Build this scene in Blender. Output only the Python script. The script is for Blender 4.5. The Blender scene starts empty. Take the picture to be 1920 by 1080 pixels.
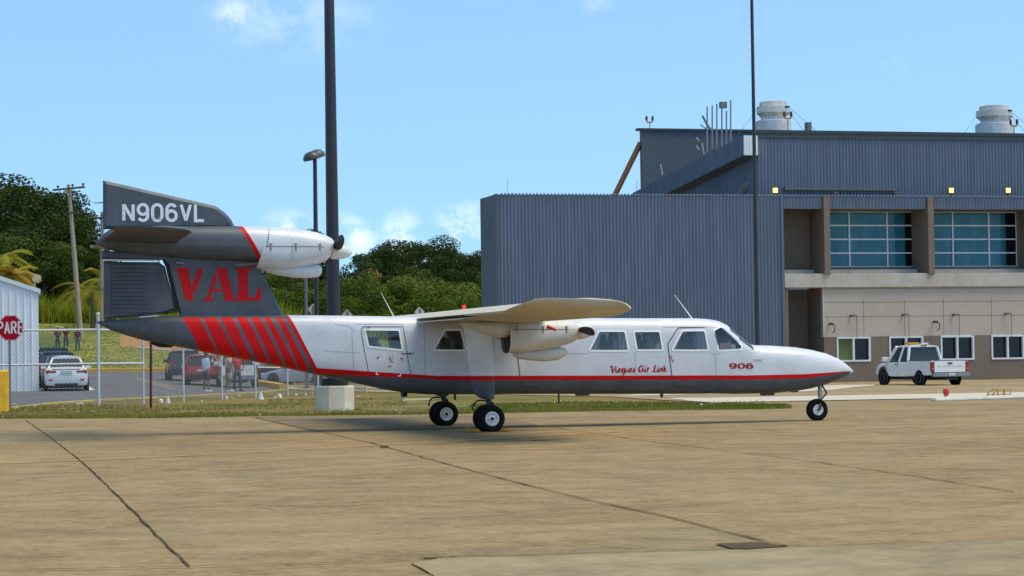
import bpy, bmesh, math, random
from mathutils import Vector, Matrix
R_ = math.radians
sc = bpy.context.scene
COL = sc.collection
random.seed(7)
# ------------------------------------------------------------------ camera
FPX = 4100.0
YAW, PIT, ROLL = R_(14.8), math.atan(123/4100), 0.014
CP = Vector((-9.9, -41.02, 1.44))
D = Vector((math.sin(YAW), math.cos(YAW), 0)); RT = Vector((math.cos(YAW), -math.sin(YAW), 0)); UPZ = Vector((0, 0, 1))
FW = D*math.cos(PIT)+UPZ*math.sin(PIT); U0 = -D*math.sin(PIT)+UPZ*math.cos(PIT)
CR = RT*math.cos(ROLL)-U0*math.sin(ROLL); CU = U0*math.cos(ROLL)+RT*math.sin(ROLL)
cam = bpy.data.cameras.new('camera'); camo = bpy.data.objects.new('camera', cam); COL.objects.link(camo)
m = Matrix((CR, CU, -FW)).transposed().to_4x4(); m.translation = CP
camo.matrix_world = m
cam.sensor_width = 36; cam.lens = FPX/1920*36; cam.clip_start = 0.5; cam.clip_end = 9000
sc.camera = camo
# ------------------------------------------------------------------ world
SUN_EL, SUN_AZ = R_(66), R_(120)     # azimuth: from +Y turning to +X
w = bpy.data.worlds.new('World'); sc.world = w; w.use_nodes = True
def ray(px, py): return (FW + CR*((px-960)/FPX) + CU*((540-py)/FPX))
def build_world():
    nt = w.node_tree; nt.nodes.clear(); N = nt.nodes.new; L = nt.links.new
    out = N('ShaderNodeOutputWorld'); bg = N('ShaderNodeBackground'); L(bg.outputs[0], out.inputs[0])
    sky = N('ShaderNodeTexSky'); sky.sky_type = 'NISHITA'; sky.sun_disc = False
    sky.sun_elevation = SUN_EL; sky.sun_rotation = SUN_AZ
    sky.altitude = 0; sky.air_density = 1.0; sky.dust_density = 0.3; sky.ozone_density = 2.0
    bg.inputs[1].default_value = 0.15
    tc = N('ShaderNodeTexCoord')
    sv = N('ShaderNodeMapping'); sv.vector_type = 'POINT'; sv.inputs['Location'].default_value = (0, 0, SKYLIFT); sv.inputs['Scale'].default_value = (1, 1, .8); L(tc.outputs['Generated'], sv.inputs[0])
    vn = N('ShaderNodeVectorMath'); vn.operation = 'NORMALIZE'; L(sv.outputs[0], vn.inputs[0]); L(vn.outputs[0], sky.inputs[0])
    nz = N('ShaderNodeTexNoise'); nz.inputs['Scale'].default_value = 60; nz.inputs['Detail'].default_value = 9; nz.inputs['Roughness'].default_value = 0.62
    mp = N('ShaderNodeMapping'); mp.inputs['Scale'].default_value = (1, 1, 1.25); L(tc.outputs['Generated'], mp.inputs[0]); L(mp.outputs[0], nz.inputs['Vector'])
    total = None
    for px, py, rad, st, sq in [(440, 25, .011, .45, 1.2), (500, 25, .022, .22, 1.5), (575, 30, .024, .2, 1.6), (545, 425, .010, .5, 1.6),
                            (668, 450, .012, .7, 1.2), (752, 445, .015, .75, .8), (815, 470, .014, .45, 1.3), (868, 440, .018, .85, .9), (910, 470, .02, .6, 1.4),
                            (1675, 128, .006, .28, 1.0), (1120, 5, .008, .2, 1.3), (655, 430, .010, .5, 1.2)]:
        d = ray(px, py).normalized()
        sub = N('ShaderNodeVectorMath'); sub.operation = 'SUBTRACT'; L(tc.outputs['Generated'], sub.inputs[0]); sub.inputs[1].default_value = d
        mul = N('ShaderNodeVectorMath'); mul.operation = 'MULTIPLY'; L(sub.outputs[0], mul.inputs[0]); mul.inputs[1].default_value = (1/sq, 1/sq, 1)
        ln = N('ShaderNodeVectorMath'); ln.operation = 'LENGTH'; L(mul.outputs[0], ln.inputs[0])
        mr = N('ShaderNodeMapRange'); mr.interpolation_type = 'SMOOTHSTEP'; L(ln.outputs['Value'], mr.inputs['Value'])
        mr.inputs['From Min'].default_value = 0; mr.inputs['From Max'].default_value = rad*1.15
        mr.inputs['To Min'].default_value = st; mr.inputs['To Max'].default_value = 0
        if total is None: total = mr.outputs[0]
        else:
            a = N('ShaderNodeMath'); a.operation = 'MAXIMUM'; L(total, a.inputs[0]); L(mr.outputs[0], a.inputs[1]); total = a.outputs[0]
    nr = N('ShaderNodeMapRange'); L(nz.outputs[0], nr.inputs['Value']); nr.inputs['From Min'].default_value = .40; nr.inputs['From Max'].default_value = .58
    a = N('ShaderNodeMath'); a.operation = 'MULTIPLY'; L(total, a.inputs[0]); L(nr.outputs[0], a.inputs[1]); a.use_clamp = True
    tint = N('ShaderNodeMix'); tint.data_type = 'RGBA'; tint.blend_type = 'MULTIPLY'; tint.inputs[0].default_value = 1
    L(sky.outputs[0], tint.inputs[6]); tint.inputs[7].default_value = TINT
    mx = N('ShaderNodeMix'); mx.data_type = 'RGBA'; L(a.outputs[0], mx.inputs[0]); L(tint.outputs[2], mx.inputs[6]); mx.inputs[7].default_value = CLOUD
    L(mx.outputs[2], bg.inputs[0])
SKYLIFT = .2
TINT = (.86, .99, .92, 1); CLOUD = (5.2, 5.6, 6.5, 1)
build_world()
sun = bpy.data.lights.new('sun', 'SUN'); suno = bpy.data.objects.new('sun', sun); COL.objects.link(suno)
sun.energy = 2.1; sun.angle = R_(38); sun.color = (1, .86, .60)
sd = Vector((math.sin(SUN_AZ)*math.cos(SUN_EL), math.cos(SUN_AZ)*math.cos(SUN_EL), math.sin(SUN_EL)))
suno.rotation_euler = sd.to_track_quat('Z', 'Y').to_euler()
sc.view_settings.view_transform = 'Standard'; sc.view_settings.look = 'None'; sc.view_settings.exposure = 0.68; sc.view_settings.gamma = 1
# ------------------------------------------------------------------ pixel-to-place helpers (real depths)
def atY(px, py, Y):
    d = ray(px, py); t = (Y-CP.y)/d.y; return CP+d*t
def atX(px, py, X):
    d = ray(px, py); t = (X-CP.x)/d.x; return CP+d*t
def atD(px, py, dep):
    d = ray(px, py); h = d.x*D.x+d.y*D.y; return CP+d*(dep/h)
HP = [-300, 180, 400, 550, 900, 1500, 2300]
HD = [0, 56, 66, 83, 95, 115, 130, 150, 190, 215, 260, 400, 9000]
HT = [[0]*7, [0]*7, [.05, .05, 0, 0, -.03, -.06, -.06], [.05, .03, -.03, -.05, -.1, -.2, -.2], [.17, .15, -.08, -.12, -.2, -.28, -.28],
      [.32, .3, -.06, -.18, -.3, -.35, -.35], [.42, .4, .15, -.1, -.2, -.36, -.36], [.58, .58, .5, .2, 0, -.36, -.36],
      [3.3, 3.2, 3.0, 2, 1, -.3, -.3], [5.8, 5.7, 5, 4.2, 3, 0, 0], [8, 8, 7, 6.2, 5.2, 1.5, 1], [10, 10, 9, 9, 8, 4, 3], [10]*7]
def hgt(x, y):
    v = Vector((x, y, 0))-CP; dep = v.x*D.x+v.y*D.y; lat = v.x*RT.x+v.y*RT.y
    if dep <= 56: return 0.0
    px = 960+FPX*lat/dep; px = max(HP[0], min(HP[-1]-.01, px)); dep = min(dep, HD[-1]-1)
    i = max(k for k in range(len(HP)) if HP[k] <= px); i = min(i, len(HP)-2)
    j = max(k for k in range(len(HD)) if HD[k] <= dep); j = min(j, len(HD)-2)
    a = (px-HP[i])/(HP[i+1]-HP[i]); b = (dep-HD[j])/(HD[j+1]-HD[j])
    return (HT[j][i]*(1-a)+HT[j][i+1]*a)*(1-b)+(HT[j+1][i]*(1-a)+HT[j+1][i+1]*a)*b
def grd(px, py):
    """ground point seen at a pixel"""
    d = ray(px, py); t = 5.0; prev = t
    while t < 900:
        p = CP+d*t
        if p.z < hgt(p.x, p.y):
            lo, hi = prev, t
            for _ in range(24):
                mi = (lo+hi)/2; p = CP+d*mi
                if p.z < hgt(p.x, p.y): hi = mi
                else: lo = mi
            return CP+d*hi
        prev = t; t += 1.0
    return CP+d*300
def gpt(px, dep):
    """ground point at a pixel column and depth"""
    x = CP+D*dep+RT*((px-960)/FPX*dep); return Vector((x.x, x.y, hgt(x.x, x.y)))
# ------------------------------------------------------------------ materials
MATS = {}
def mat(name, col, rough=.6, metal=0, var=0.0, vscale=3.0, bump=0, bscale=30, emit=0, spec=.5, col2=None, detail=6, stretch=None, coat=0):
    if name in MATS: return MATS[name]
    m = bpy.data.materials.new(name); m.use_nodes = True; MATS[name] = m
    nt = m.node_tree; N = nt.nodes.new; L = nt.links.new; b = nt.nodes['Principled BSDF']
    c = (col[0], col[1], col[2], 1)
    b.inputs['Base Color'].default_value = c; b.inputs['Roughness'].default_value = rough; b.inputs['Metallic'].default_value = metal
    b.inputs['Specular IOR Level'].default_value = spec; b.inputs['Coat Weight'].default_value = coat
    if emit: b.inputs['Emission Color'].default_value = c; b.inputs['Emission Strength'].default_value = emit
    if var or bump or col2:
        tc = N('ShaderNodeTexCoord'); vec = tc.outputs['Object']
        if stretch:
            mp = N('ShaderNodeMapping'); mp.inputs['Scale'].default_value = stretch; L(vec, mp.inputs[0]); vec = mp.outputs[0]
    if var or col2:
        nz = N('ShaderNodeTexNoise'); nz.inputs['Scale'].default_value = vscale; nz.inputs['Detail'].default_value = detail; nz.inputs['Roughness'].default_value = .65
        L(vec, nz.inputs['Vector'])
        rp = N('ShaderNodeValToRGB'); L(nz.outputs[0], rp.inputs[0]); L(rp.outputs[0], b.inputs['Base Color'])
        rp.color_ramp.elements[0].position = .3; rp.color_ramp.elements[1].position = .7
        if col2: rp.color_ramp.elements[0].color = (*col2, 1); rp.color_ramp.elements[1].color = c
        else:
            rp.color_ramp.elements[0].color = tuple(x*(1-var) for x in col)+(1,); rp.color_ramp.elements[1].color = tuple(min(1, x*(1+var*.6)) for x in col)+(1,)
    if bump:
        n2 = N('ShaderNodeTexNoise'); n2.inputs['Scale'].default_value = bscale; n2.inputs['Detail'].default_value = 4; L(vec, n2.inputs['Vector'])
        bp = N('ShaderNodeBump'); bp.inputs['Strength'].default_value = bump; bp.inputs['Distance'].default_value = .02; L(n2.outputs[0], bp.inputs['Height']); L(bp.outputs[0], b.inputs['Normal'])
    return m
def glass(name, tint, alpha=.35, rough=.03):
    if name in MATS: return MATS[name]
    m = bpy.data.materials.new(name); m.use_nodes = True; MATS[name] = m; nt = m.node_tree; N = nt.nodes.new; L = nt.links.new
    out = nt.nodes['Material Output']; nt.nodes.remove(nt.nodes['Principled BSDF'])
    tr = N('ShaderNodeBsdfTransparent'); tr.inputs[0].default_value = (*tint, 1)
    gl = N('ShaderNodeBsdfGlossy'); gl.inputs['Roughness'].default_value = rough
    fr = N('ShaderNodeFresnel'); fr.inputs[0].default_value = 1.5
    mr = N('ShaderNodeMath'); mr.operation = 'MAXIMUM'; mr.inputs[1].default_value = alpha; L(fr.outputs[0], mr.inputs[0])
    mx = N('ShaderNodeMixShader'); L(mr.outputs[0], mx.inputs[0]); L(tr.outputs[0], mx.inputs[1]); L(gl.outputs[0], mx.inputs[2]); L(mx.outputs[0], out.inputs[0])
    return m
def ground_mat(name, stops, scales=(.35, 2.2, 14), rough=.95, bump=.25, weights=(.5, .32, .18), stretch=None, wash=None):
    """stops: [(pos,color)...] ramp driven by several noises"""
    m = bpy.data.materials.new(name); m.use_nodes = True; MATS[name] = m; nt = m.node_tree; N = nt.nodes.new; L = nt.links.new; b = nt.nodes['Principled BSDF']
    b.inputs['Roughness'].default_value = rough; b.inputs['Specular IOR Level'].default_value = .2
    tc = N('ShaderNodeTexCoord'); vec = tc.outputs['Object']
    if stretch:
        mp = N('ShaderNodeMapping'); mp.inputs['Scale'].default_value = stretch; L(vec, mp.inputs[0]); vec = mp.outputs[0]
    acc = None
    for s, wt in zip(scales, weights):
        nz = N('ShaderNodeTexNoise'); nz.inputs['Scale'].default_value = s; nz.inputs['Detail'].default_value = 7; nz.inputs['Roughness'].default_value = .62; nz.inputs['Distortion'].default_value = .3
        L(vec, nz.inputs['Vector'])
        mu = N('ShaderNodeMath'); mu.operation = 'MULTIPLY_ADD'; L(nz.outputs[0], mu.inputs[0]); mu.inputs[1].default_value = wt
        if acc is not None: L(acc, mu.inputs[2])
        else: mu.inputs[2].default_value = 0
        acc = mu.outputs[0]
    rp = N('ShaderNodeValToRGB'); L(acc, rp.inputs[0]); L(rp.outputs[0], b.inputs['Base Color'])
    el = rp.color_ramp.elements
    el[0].position = stops[0][0]; el[0].color = (*stops[0][1], 1); el[1].position = stops[-1][0]; el[1].color = (*stops[-1][1], 1)
    for p, c in stops[1:-1]: e = el.new(p); e.color = (*c, 1)
    if wash:
        n3 = N('ShaderNodeTexNoise'); n3.inputs['Scale'].default_value = wash[0]; n3.inputs['Detail'].default_value = 5; n3.inputs['Roughness'].default_value = .6; n3.inputs['Distortion'].default_value = .8; L(vec, n3.inputs['Vector'])
        m3 = N('ShaderNodeMapRange'); L(n3.outputs[0], m3.inputs['Value']); m3.inputs['From Min'].default_value = .47; m3.inputs['From Max'].default_value = .66; m3.inputs['To Max'].default_value = wash[1]
        x3 = N('ShaderNodeMix'); x3.data_type = 'RGBA'; x3.blend_type = 'MULTIPLY'; L(m3.outputs[0], x3.inputs[0]); L(rp.outputs[0], x3.inputs[6]); x3.inputs[7].default_value = (*wash[2], 1); L(x3.outputs[2], b.inputs['Base Color'])
    bp = N('ShaderNodeBump'); bp.inputs['Strength'].default_value = bump; bp.inputs['Distance'].default_value = .02; L(nz.outputs[0], bp.inputs['Height']); L(bp.outputs[0], b.inputs['Normal'])
    return m
def leaf_mat(name, c1, c2, c3):
    m = bpy.data.materials.new(name); m.use_nodes = True; MATS[name] = m; nt = m.node_tree; N = nt.nodes.new; L = nt.links.new; b = nt.nodes['Principled BSDF']
    g = N('ShaderNodeNewGeometry'); tc = N('ShaderNodeTexCoord')
    nz = N('ShaderNodeTexNoise'); nz.inputs['Scale'].default_value = .45; nz.inputs['Detail'].default_value = 3; L(tc.outputs['Object'], nz.inputs['Vector'])
    a = N('ShaderNodeMath'); a.operation = 'MULTIPLY_ADD'; L(g.outputs['Random Per Island'], a.inputs[0]); a.inputs[1].default_value = .45; 
    a2 = N('ShaderNodeMath'); a2.operation = 'MULTIPLY_ADD'; L(nz.outputs[0], a2.inputs[0]); a2.inputs[1].default_value = 1.4; a2.inputs[2].default_value = -.42
    L(a2.outputs[0], a.inputs[2])
    oi = N('ShaderNodeObjectInfo'); a3 = N('ShaderNodeMath'); a3.operation = 'MULTIPLY_ADD'; L(oi.outputs['Random'], a3.inputs[0]); a3.inputs[1].default_value = .25; L(a.outputs[0], a3.inputs[2])
    rp = N('ShaderNodeValToRGB'); L(a3.outputs[0], rp.inputs[0]); L(rp.outputs[0], b.inputs['Base Color'])
    el = rp.color_ramp.elements; el[0].position = .1; el[0].color = (*c1, 1); el[1].position = .95; el[1].color = (*c3, 1); e = el.new(.5); e.color = (*c2, 1)
    b.inputs['Roughness'].default_value = .7; b.inputs['Specular IOR Level'].default_value = .15
    tl = N('ShaderNodeBsdfTranslucent'); L(rp.outputs[0], tl.inputs[0]); mx = N('ShaderNodeMixShader'); mx.inputs[0].default_value = .3
    L(b.outputs[0], mx.inputs[1]); L(tl.outputs[0], mx.inputs[2]); L(mx.outputs[0], nt.nodes['Material Output'].inputs[0])
    return m
# ------------------------------------------------------------------ mesh helpers
def tag(o, label=None, cat=None, group=None, kind=None):
    if label: o['label'] = label
    if cat: o['category'] = cat
    if group: o['group'] = group
    if kind: o['kind'] = kind
    return o
def empty(name, loc=(0, 0, 0), rz=0, label=None, cat=None, group=None):
    o = bpy.data.objects.new(name, None); COL.objects.link(o); o.location = loc; o.rotation_euler = (0, 0, rz); o.empty_display_size = .2
    return tag(o, label, cat, group)
def wloc(o):
    v = Vector((0, 0, 0))
    while o is not None: v += Vector(o.location); o = o.parent
    return v
def link(name, bm, mt, parent=None, smooth=False, world=False, loc=None, recalc=True):
    """link a bmesh as one object; world=True: vertices are given in world space"""
    if recalc: bmesh.ops.recalc_face_normals(bm, faces=bm.faces)
    me = bpy.data.meshes.new(name); 
    off = Vector((0, 0, 0))
    if world: off = (wloc(parent) if parent else Vector((0, 0, 0)))
    if off.length: bmesh.ops.translate(bm, verts=bm.verts, vec=-off)
    bm.to_mesh(me); bm.free()
    for mm in (mt if isinstance(mt, (list, tuple)) else [mt]): me.materials.append(mm)
    if smooth:
        for p in me.polygons: p.use_smooth = True
        try: me.set_sharp_from_angle(angle=R_(smooth if smooth is not True else 40))
        except Exception: pass
    o = bpy.data.objects.new(name, me); COL.objects.link(o)
    if parent: o.parent = parent
    if loc is not None: o.location = loc
    return o
def NB(): return bmesh.new()
def box(bm, c, s, rot=None, mi=0):
    c = Vector(c); h = Vector(s)/2; vs = []
    for sx in (-1, 1):
        for sy in (-1, 1):
            for sz in (-1, 1):
                p = Vector((sx*h.x, sy*h.y, sz*h.z))
                if rot: p = rot @ p
                vs.append(bm.verts.new(c+p))
    for f in ((0, 1, 3, 2), (4, 6, 7, 5), (0, 4, 5, 1), (2, 3, 7, 6), (0, 2, 6, 4), (1, 5, 7, 3)):
        fc = bm.faces.new([vs[i] for i in f]); fc.material_index = mi
    return vs
def box2(bm, a, b, mi=0):
    return box(bm, [(a[i]+b[i])/2 for i in range(3)], [abs(b[i]-a[i]) for i in range(3)], mi=mi)
def frame_of(d):
    d = d.normalized(); a = Vector((0, 0, 1)) if abs(d.z) < .9 else Vector((1, 0, 0)); x = d.cross(a).normalized(); return x, x.cross(d).normalized()
def tube(bm, pts, r, n=8, cap=True, mi=0):
    pts = [Vector(p) for p in pts]; rs = r if isinstance(r, (list, tuple)) else [r]*len(pts); rings = []
    for i, p in enumerate(pts):
        d = (pts[min(i+1, len(pts)-1)]-pts[max(i-1, 0)])
        x, y = frame_of(d)
        rings.append([bm.verts.new(p+(x*math.cos(a)+y*math.sin(a))*rs[i]) for a in [2*math.pi*k/n for k in range(n)]])
    for a, b in zip(rings, rings[1:]):
        # align
        k0 = min(range(n), key=lambda k: (a[0].co-b[k].co).length)
        for k in range(n):
            f = bm.faces.new((a[k], a[(k+1) % n], b[(k0+k+1) % n], b[(k0+k) % n])); f.material_index = mi
    if cap:
        for rg in (rings[0], rings[-1]):
            try: f = bm.faces.new(rg); f.material_index = mi
            except ValueError: pass
    return rings
def loft(bm, rings, cap=True, closed=True, mi=0):
    vr = [[bm.verts.new(p) for p in r] for r in rings]; n = len(vr[0])
    for a, b in zip(vr, vr[1:]):
        for k in range(n if closed else n-1):
            f = bm.faces.new((a[k], a[(k+1) % n], b[(k+1) % n], b[k])); f.material_index = mi
    if cap:
        for r in (vr[0], vr[-1]):
            f = bm.faces.new(r); f.material_index = mi
    return vr
def lathe(bm, prof, o=(0, 0, 0), axis='Z', n=24, cap=True, mi=0):
    o = Vector(o); rings = []
    for r, h in prof:
        rg = []
        for k in range(n):
            a = 2*math.pi*k/n; c, s = r*math.cos(a), r*math.sin(a)
            rg.append(o+(Vector((c, s, h)) if axis == 'Z' else Vector((c, h, s)) if axis == 'Y' else Vector((h, c, s))))
        rings.append(rg)
    return loft(bm, rings, cap, mi=mi)
def prism(bm, poly, y0, y1, mi=0):
    """poly in (x,z) extruded along y"""
    a = [bm.verts.new((p[0], y0, p[1])) for p in poly]; b = [bm.verts.new((p[0], y1, p[1])) for p in poly]; n = len(poly)
    bm.faces.new(a).material_index = mi; bm.faces.new(list(reversed(b))).material_index = mi
    for k in range(n): bm.faces.new((a[k], b[k], b[(k+1) % n], a[(k+1) % n])).material_index = mi
def copy_tree(o, parent=None):
    c = o.copy(); COL.objects.link(c); c.parent = parent
    for ch in list(o.children): copy_tree(ch, c)
    return c
def lerp(a, b, t): return a+(b-a)*t
def interp(tab, x):
    """tab sorted list of (x, v...)"""
    if x <= tab[0][0]: return tab[0][1:]
    for a, b in zip(tab, tab[1:]):
        if x <= b[0]:
            t = (x-a[0])/(b[0]-a[0]); return tuple(lerp(p, q, t) for p, q in zip(a[1:], b[1:]))
    return tab[-1][1:]
def strokes(lines, width):
    """polylines -> list of quads (2D) of the given width"""
    out = []
    for ln in lines:
        ws = width
        pts = [Vector(p[:2]) for p in ln]; wd = [(p[2] if len(p) > 2 else 1)*width/2 for p in ln]
        L_, R2 = [], []
        for i, p in enumerate(pts):
            closed = (pts[0]-pts[-1]).length < 1e-5
            a = pts[i-1] if i > 0 else (pts[-2] if closed else p); b = pts[i+1] if i < len(pts)-1 else (pts[1] if closed else p)
            d1 = (p-a).normalized() if (p-a).length > 1e-9 else None; d2 = (b-p).normalized() if (b-p).length > 1e-9 else None
            if d1 is None: d1 = d2
            if d2 is None: d2 = d1
            d = (d1+d2); 
            if d.length < 1e-6: d = d1
            d.normalize(); n = Vector((-d.y, d.x)); k = 1/max(.45, n.dot(Vector((-d1.y, d1.x))))
            L_.append(p+n*wd[i]*k); R2.append(p-n*wd[i]*k)
        for i in range(len(pts)-1): out.append([L_[i], L_[i+1], R2[i+1], R2[i]])
    return out
def arc(cx, cy, rx, ry, a0, a1, n=10):
    return [(cx+rx*math.cos(R_(a0+(a1-a0)*i/n)), cy+ry*math.sin(R_(a0+(a1-a0)*i/n))) for i in range(n+1)]
def sheet(name, poly, mt, off, kind='structure', step=2.0, hf=hgt, sm=False):
    bm = NB(); vs = [bm.verts.new((p[0], p[1], 0)) for p in poly]; f = bm.faces.new(vs)
    xs = [p[0] for p in poly]; ys = [p[1] for p in poly]
    def cut(ax, v):
        no = (1, 0, 0) if ax == 0 else (0, 1, 0); co = (v, 0, 0) if ax == 0 else (0, v, 0)
        bmesh.ops.bisect_plane(bm, geom=bm.verts[:]+bm.edges[:]+bm.faces[:], plane_co=co, plane_no=no, dist=1e-4)
    for k in range(math.ceil(min(xs)/step), math.floor(max(xs)/step)+1): cut(0, k*step)
    for k in range(math.ceil(min(ys)/step), math.floor(max(ys)/step)+1): cut(1, k*step)
    for v in bm.verts: v.co.z = hf(v.co.x, v.co.y)+off
    bmesh.ops.triangulate(bm, faces=bm.faces)
    for f in bm.faces:
        f.normal_update()
        if f.normal.z < 0: f.normal_flip()
    o = link(name, bm, mt, smooth=(60 if sm else False), recalc=False); o['kind'] = kind
    return o
# ================================================================== AIRPLANE
WHITE = mat('aircraft_white', (.64, .65, .69), .38, var=.12, vscale=2.2, coat=.15)
GREY = mat('aircraft_grey', (.082, .097, .115), .45, var=.3, vscale=2.5, spec=.4)
RED = mat('aircraft_red', (.60, .003, .006), .5, var=.08, vscale=2, spec=.2)
WINGW = mat('wing_white', (.62, .56, .45), .45, var=.1, vscale=2.6, col2=(.48, .41, .29), spec=.3)
DARKLINE = mat('panel_gap', (.05, .05, .055), .7)
SEAM = mat('panel_seam', (.30, .31, .34), .7)
FRAMEW = mat('window_frame_white', (.92, .92, .90), .4)
RUBBER = mat('tyre_rubber', (.012, .012, .012), .9, spec=.12, var=.3, vscale=12, bump=.2, bscale=60)
RIMW = mat('rim_white', (.72, .72, .72), .45, var=.15, vscale=20)
BLACK = mat('black_satin', (.010, .010, .012), .5, spec=.25)
STEEL = mat('steel', (.35, .35, .36), .35, metal=.8)
SEATM = mat('seat_cloth', (.24, .25, .28), .9)
GLASS = glass('cabin_glass', (.88, .88, .86), .08)
DGLASS = mat('dark_windscreen', (.05, .055, .07), .06, spec=.8)
class Loft:
    """body of revolution-like rings; st: (px, top, bot, halfwidth, exponent) traced in the plane y=Y"""
    def __init__(s, st, Y, n=48):
        s.Y = Y; s.n = n; s.t = []
        for px, tp, bt, hw, ex in st:
            a = atY(px, tp, Y); b = atY(px, bt, Y); s.t.append(((a.x+b.x)/2, a.z, b.z, hw, ex))
        s.t.sort()
    def dense(s, step):
        out = [s.t[0]]
        for a, b in zip(s.t, s.t[1:]):
            k = max(1, int(abs(b[0]-a[0])/step))
            for i in range(1, k+1): out.append(tuple(lerp(p, q, i/k) for p, q in zip(a, b)))
        return out
    def rings(s, step=.25, shear=0):
        R = []
        for x, zt, zb, hw, ex in s.dense(step):
            zc, h = (zt+zb)/2, (zt-zb)/2; r = []
            for k in range(s.n):
                a = 2*math.pi*(k+.5)/s.n; c, sn = math.cos(a), math.sin(a)
                y = hw*math.copysign(abs(c)**(2/ex), c); z = zc+h*math.copysign(abs(sn)**(2/ex), sn)
                r.append(Vector((x+shear*(z-zc), s.Y+y, z)))
            R.append(r)
        return R
    def hw(s, x, z):
        zt, zb, hw, ex = interp(s.t, x); zc, h = (zt+zb)/2, max(1e-3, (zt-zb)/2); t = min(.999, abs((z-zc)/h))
        return hw*(1-t**ex)**(1/ex)
    def mesh(s, step=.25, shear=0, cap=True):
        bm = NB(); loft(bm, s.rings(step, shear), cap); return bm
def px2(Y): return lambda pts: [(atY(a, b, Y).x, atY(a, b, Y).z) for a, b in pts]
def cut_poly(bm, poly):
    """cut a convex (x,z) polygon through the mesh, return faces inside"""
    cx = sum(p[0] for p in poly)/len(poly); cz = sum(p[1] for p in poly)/len(poly)
    x0, x1 = min(p[0] for p in poly)-.02, max(p[0] for p in poly)+.02; z0, z1 = min(p[1] for p in poly)-.02, max(p[1] for p in poly)+.02
    for i in range(len(poly)):
        a, b = poly[i], poly[(i+1) % len(poly)]; d = (b[0]-a[0], b[1]-a[1]); l = math.hypot(*d)
        if l < 1e-6: continue
        fs = [f for f in bm.faces if max(v.co.x for v in f.verts) > x0 and min(v.co.x for v in f.verts) < x1 and max(v.co.z for v in f.verts) > z0 and min(v.co.z for v in f.verts) < z1]
        g = set(fs)
        for f in fs: g.update(f.edges); g.update(f.verts)
        bmesh.ops.bisect_plane(bm, geom=list(g), plane_co=(a[0], 0, a[1]), plane_no=(d[1]/l, 0, -d[0]/l), dist=1e-4)
    res = []
    sg = None
    def inside(x, z):
        s0 = 0
        for i in range(len(poly)):
            a, b = poly[i], poly[(i+1) % len(poly)]
            c = (b[0]-a[0])*(z-a[1])-(b[1]-a[1])*(x-a[0])
            if abs(c) < 1e-9: continue
            if s0 == 0: s0 = 1 if c > 0 else -1
            elif (c > 0) != (s0 > 0): return False
        return True
    for f in bm.faces:
        c = f.calc_center_median()
        if x0 < c.x < x1 and z0 < c.z < z1 and inside(c.x, c.z): res.append(f)
    return res
def paint(bm, poly, mi):
    for f in cut_poly(bm, poly): f.material_index = mi
def rounded(poly, r=.035, n=3):
    out = []
    for i in range(len(poly)):
        p = Vector(poly[i]); a = Vector(poly[i-1])-p; b = Vector(poly[(i+1) % len(poly)])-p
        ra = min(r, a.length*.4, b.length*.4); A = p+a.normalized()*ra; B = p+b.normalized()*ra
        for k in range(n+1):
            t = k/n; out.append(tuple(A*(1-t)**2+p*2*t*(1-t)+B*t*t))
    return out
def on_surf(bm, quads, yf, off=.004, side=-1, th=0, mi=0):
    """2D (x,z) polygons laid on a surface y = side*yf(x,z)"""
    for q in quads:
        vs = [bm.verts.new((p[0], side*(yf(p[0], p[1])+off), p[1])) for p in q]
        try: bm.faces.new(vs).material_index = mi
        except ValueError: pass
def subdiv2(a, b, k): return [(lerp(a[0], b[0], i/k), lerp(a[1], b[1], i/k)) for i in range(k+1)]
AIR = empty('propeller_airplane', (0, 0, 0), 0, 'white and grey high-wing airplane with red stripes and an engine on its tail', 'airplane')
fst = [(182, 603, 606, .02, 2), (188, 602, 609, .05, 2), (207, 600, 619, .10, 2.1), (240, 597.5, 630, .16, 2.3), (270, 595, 638.5, .2, 2.5), (311, 592.5, 646.5, .26, 2.8),
       (344, 592, 652.5, .30, 3), (411, 591.5, 666, .37, 3.3), (470, 591, 677, .42, 3.6), (530, 591, 689, .47, 4), (600, 591.5, 704, .51, 4.4), (660, 592.5, 717, .54, 4.6),
       (720, 593.5, 730, .56, 4.6), (755, 594, 736, .57, 4.6), (800, 594.5, 739.5, .57, 4.6), (1000, 596, 738.5, .57, 4.6), (1200, 597, 738.5, .57, 4.6), (1300, 597, 738.5, .57, 4.6),
       (1322, 598.5, 738, .57, 4.6), (1340, 602, 738, .57, 4.4), (1354, 609, 738, .565, 4.2), (1370, 622, 738, .56, 4), (1385, 635, 738, .55, 4), (1398, 645.5, 738, .54, 4),
       (1410, 647.2, 737.8, .535, 3.8), (1440, 648, 737.3, .51, 3.5), (1488, 651, 733.5, .45, 3), (1517, 655.5, 728.5, .39, 2.7), (1547, 662.5, 720.5, .30, 2.4), (1570, 672, 712, .21, 2.2),
       (1584, 681, 706, .14, 2), (1593, 688.5, 702, .08, 2), (1599, 695, 697.5, .02, 2)]
FUS = Loft(fst, 0)
bm = FUS.mesh(.22)
P = px2(-.56)
paint(bm, P([(150, 565), (531, 565), (595.5, 690), (595.5, 800), (150, 800)]), 1)
for q in [[(595.5, 690), (820, 704.7), (820, 800), (595.5, 800)], [(820, 704.7), (1401, 703.8), (1401, 800), (820, 800)], [(1401, 703.8), (1517, 701.5), (1517, 800), (1401, 800)], [(1517, 701.5), (1612, 696), (1612, 800), (1517, 800)]]:
    paint(bm, P(q), 1)
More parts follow.
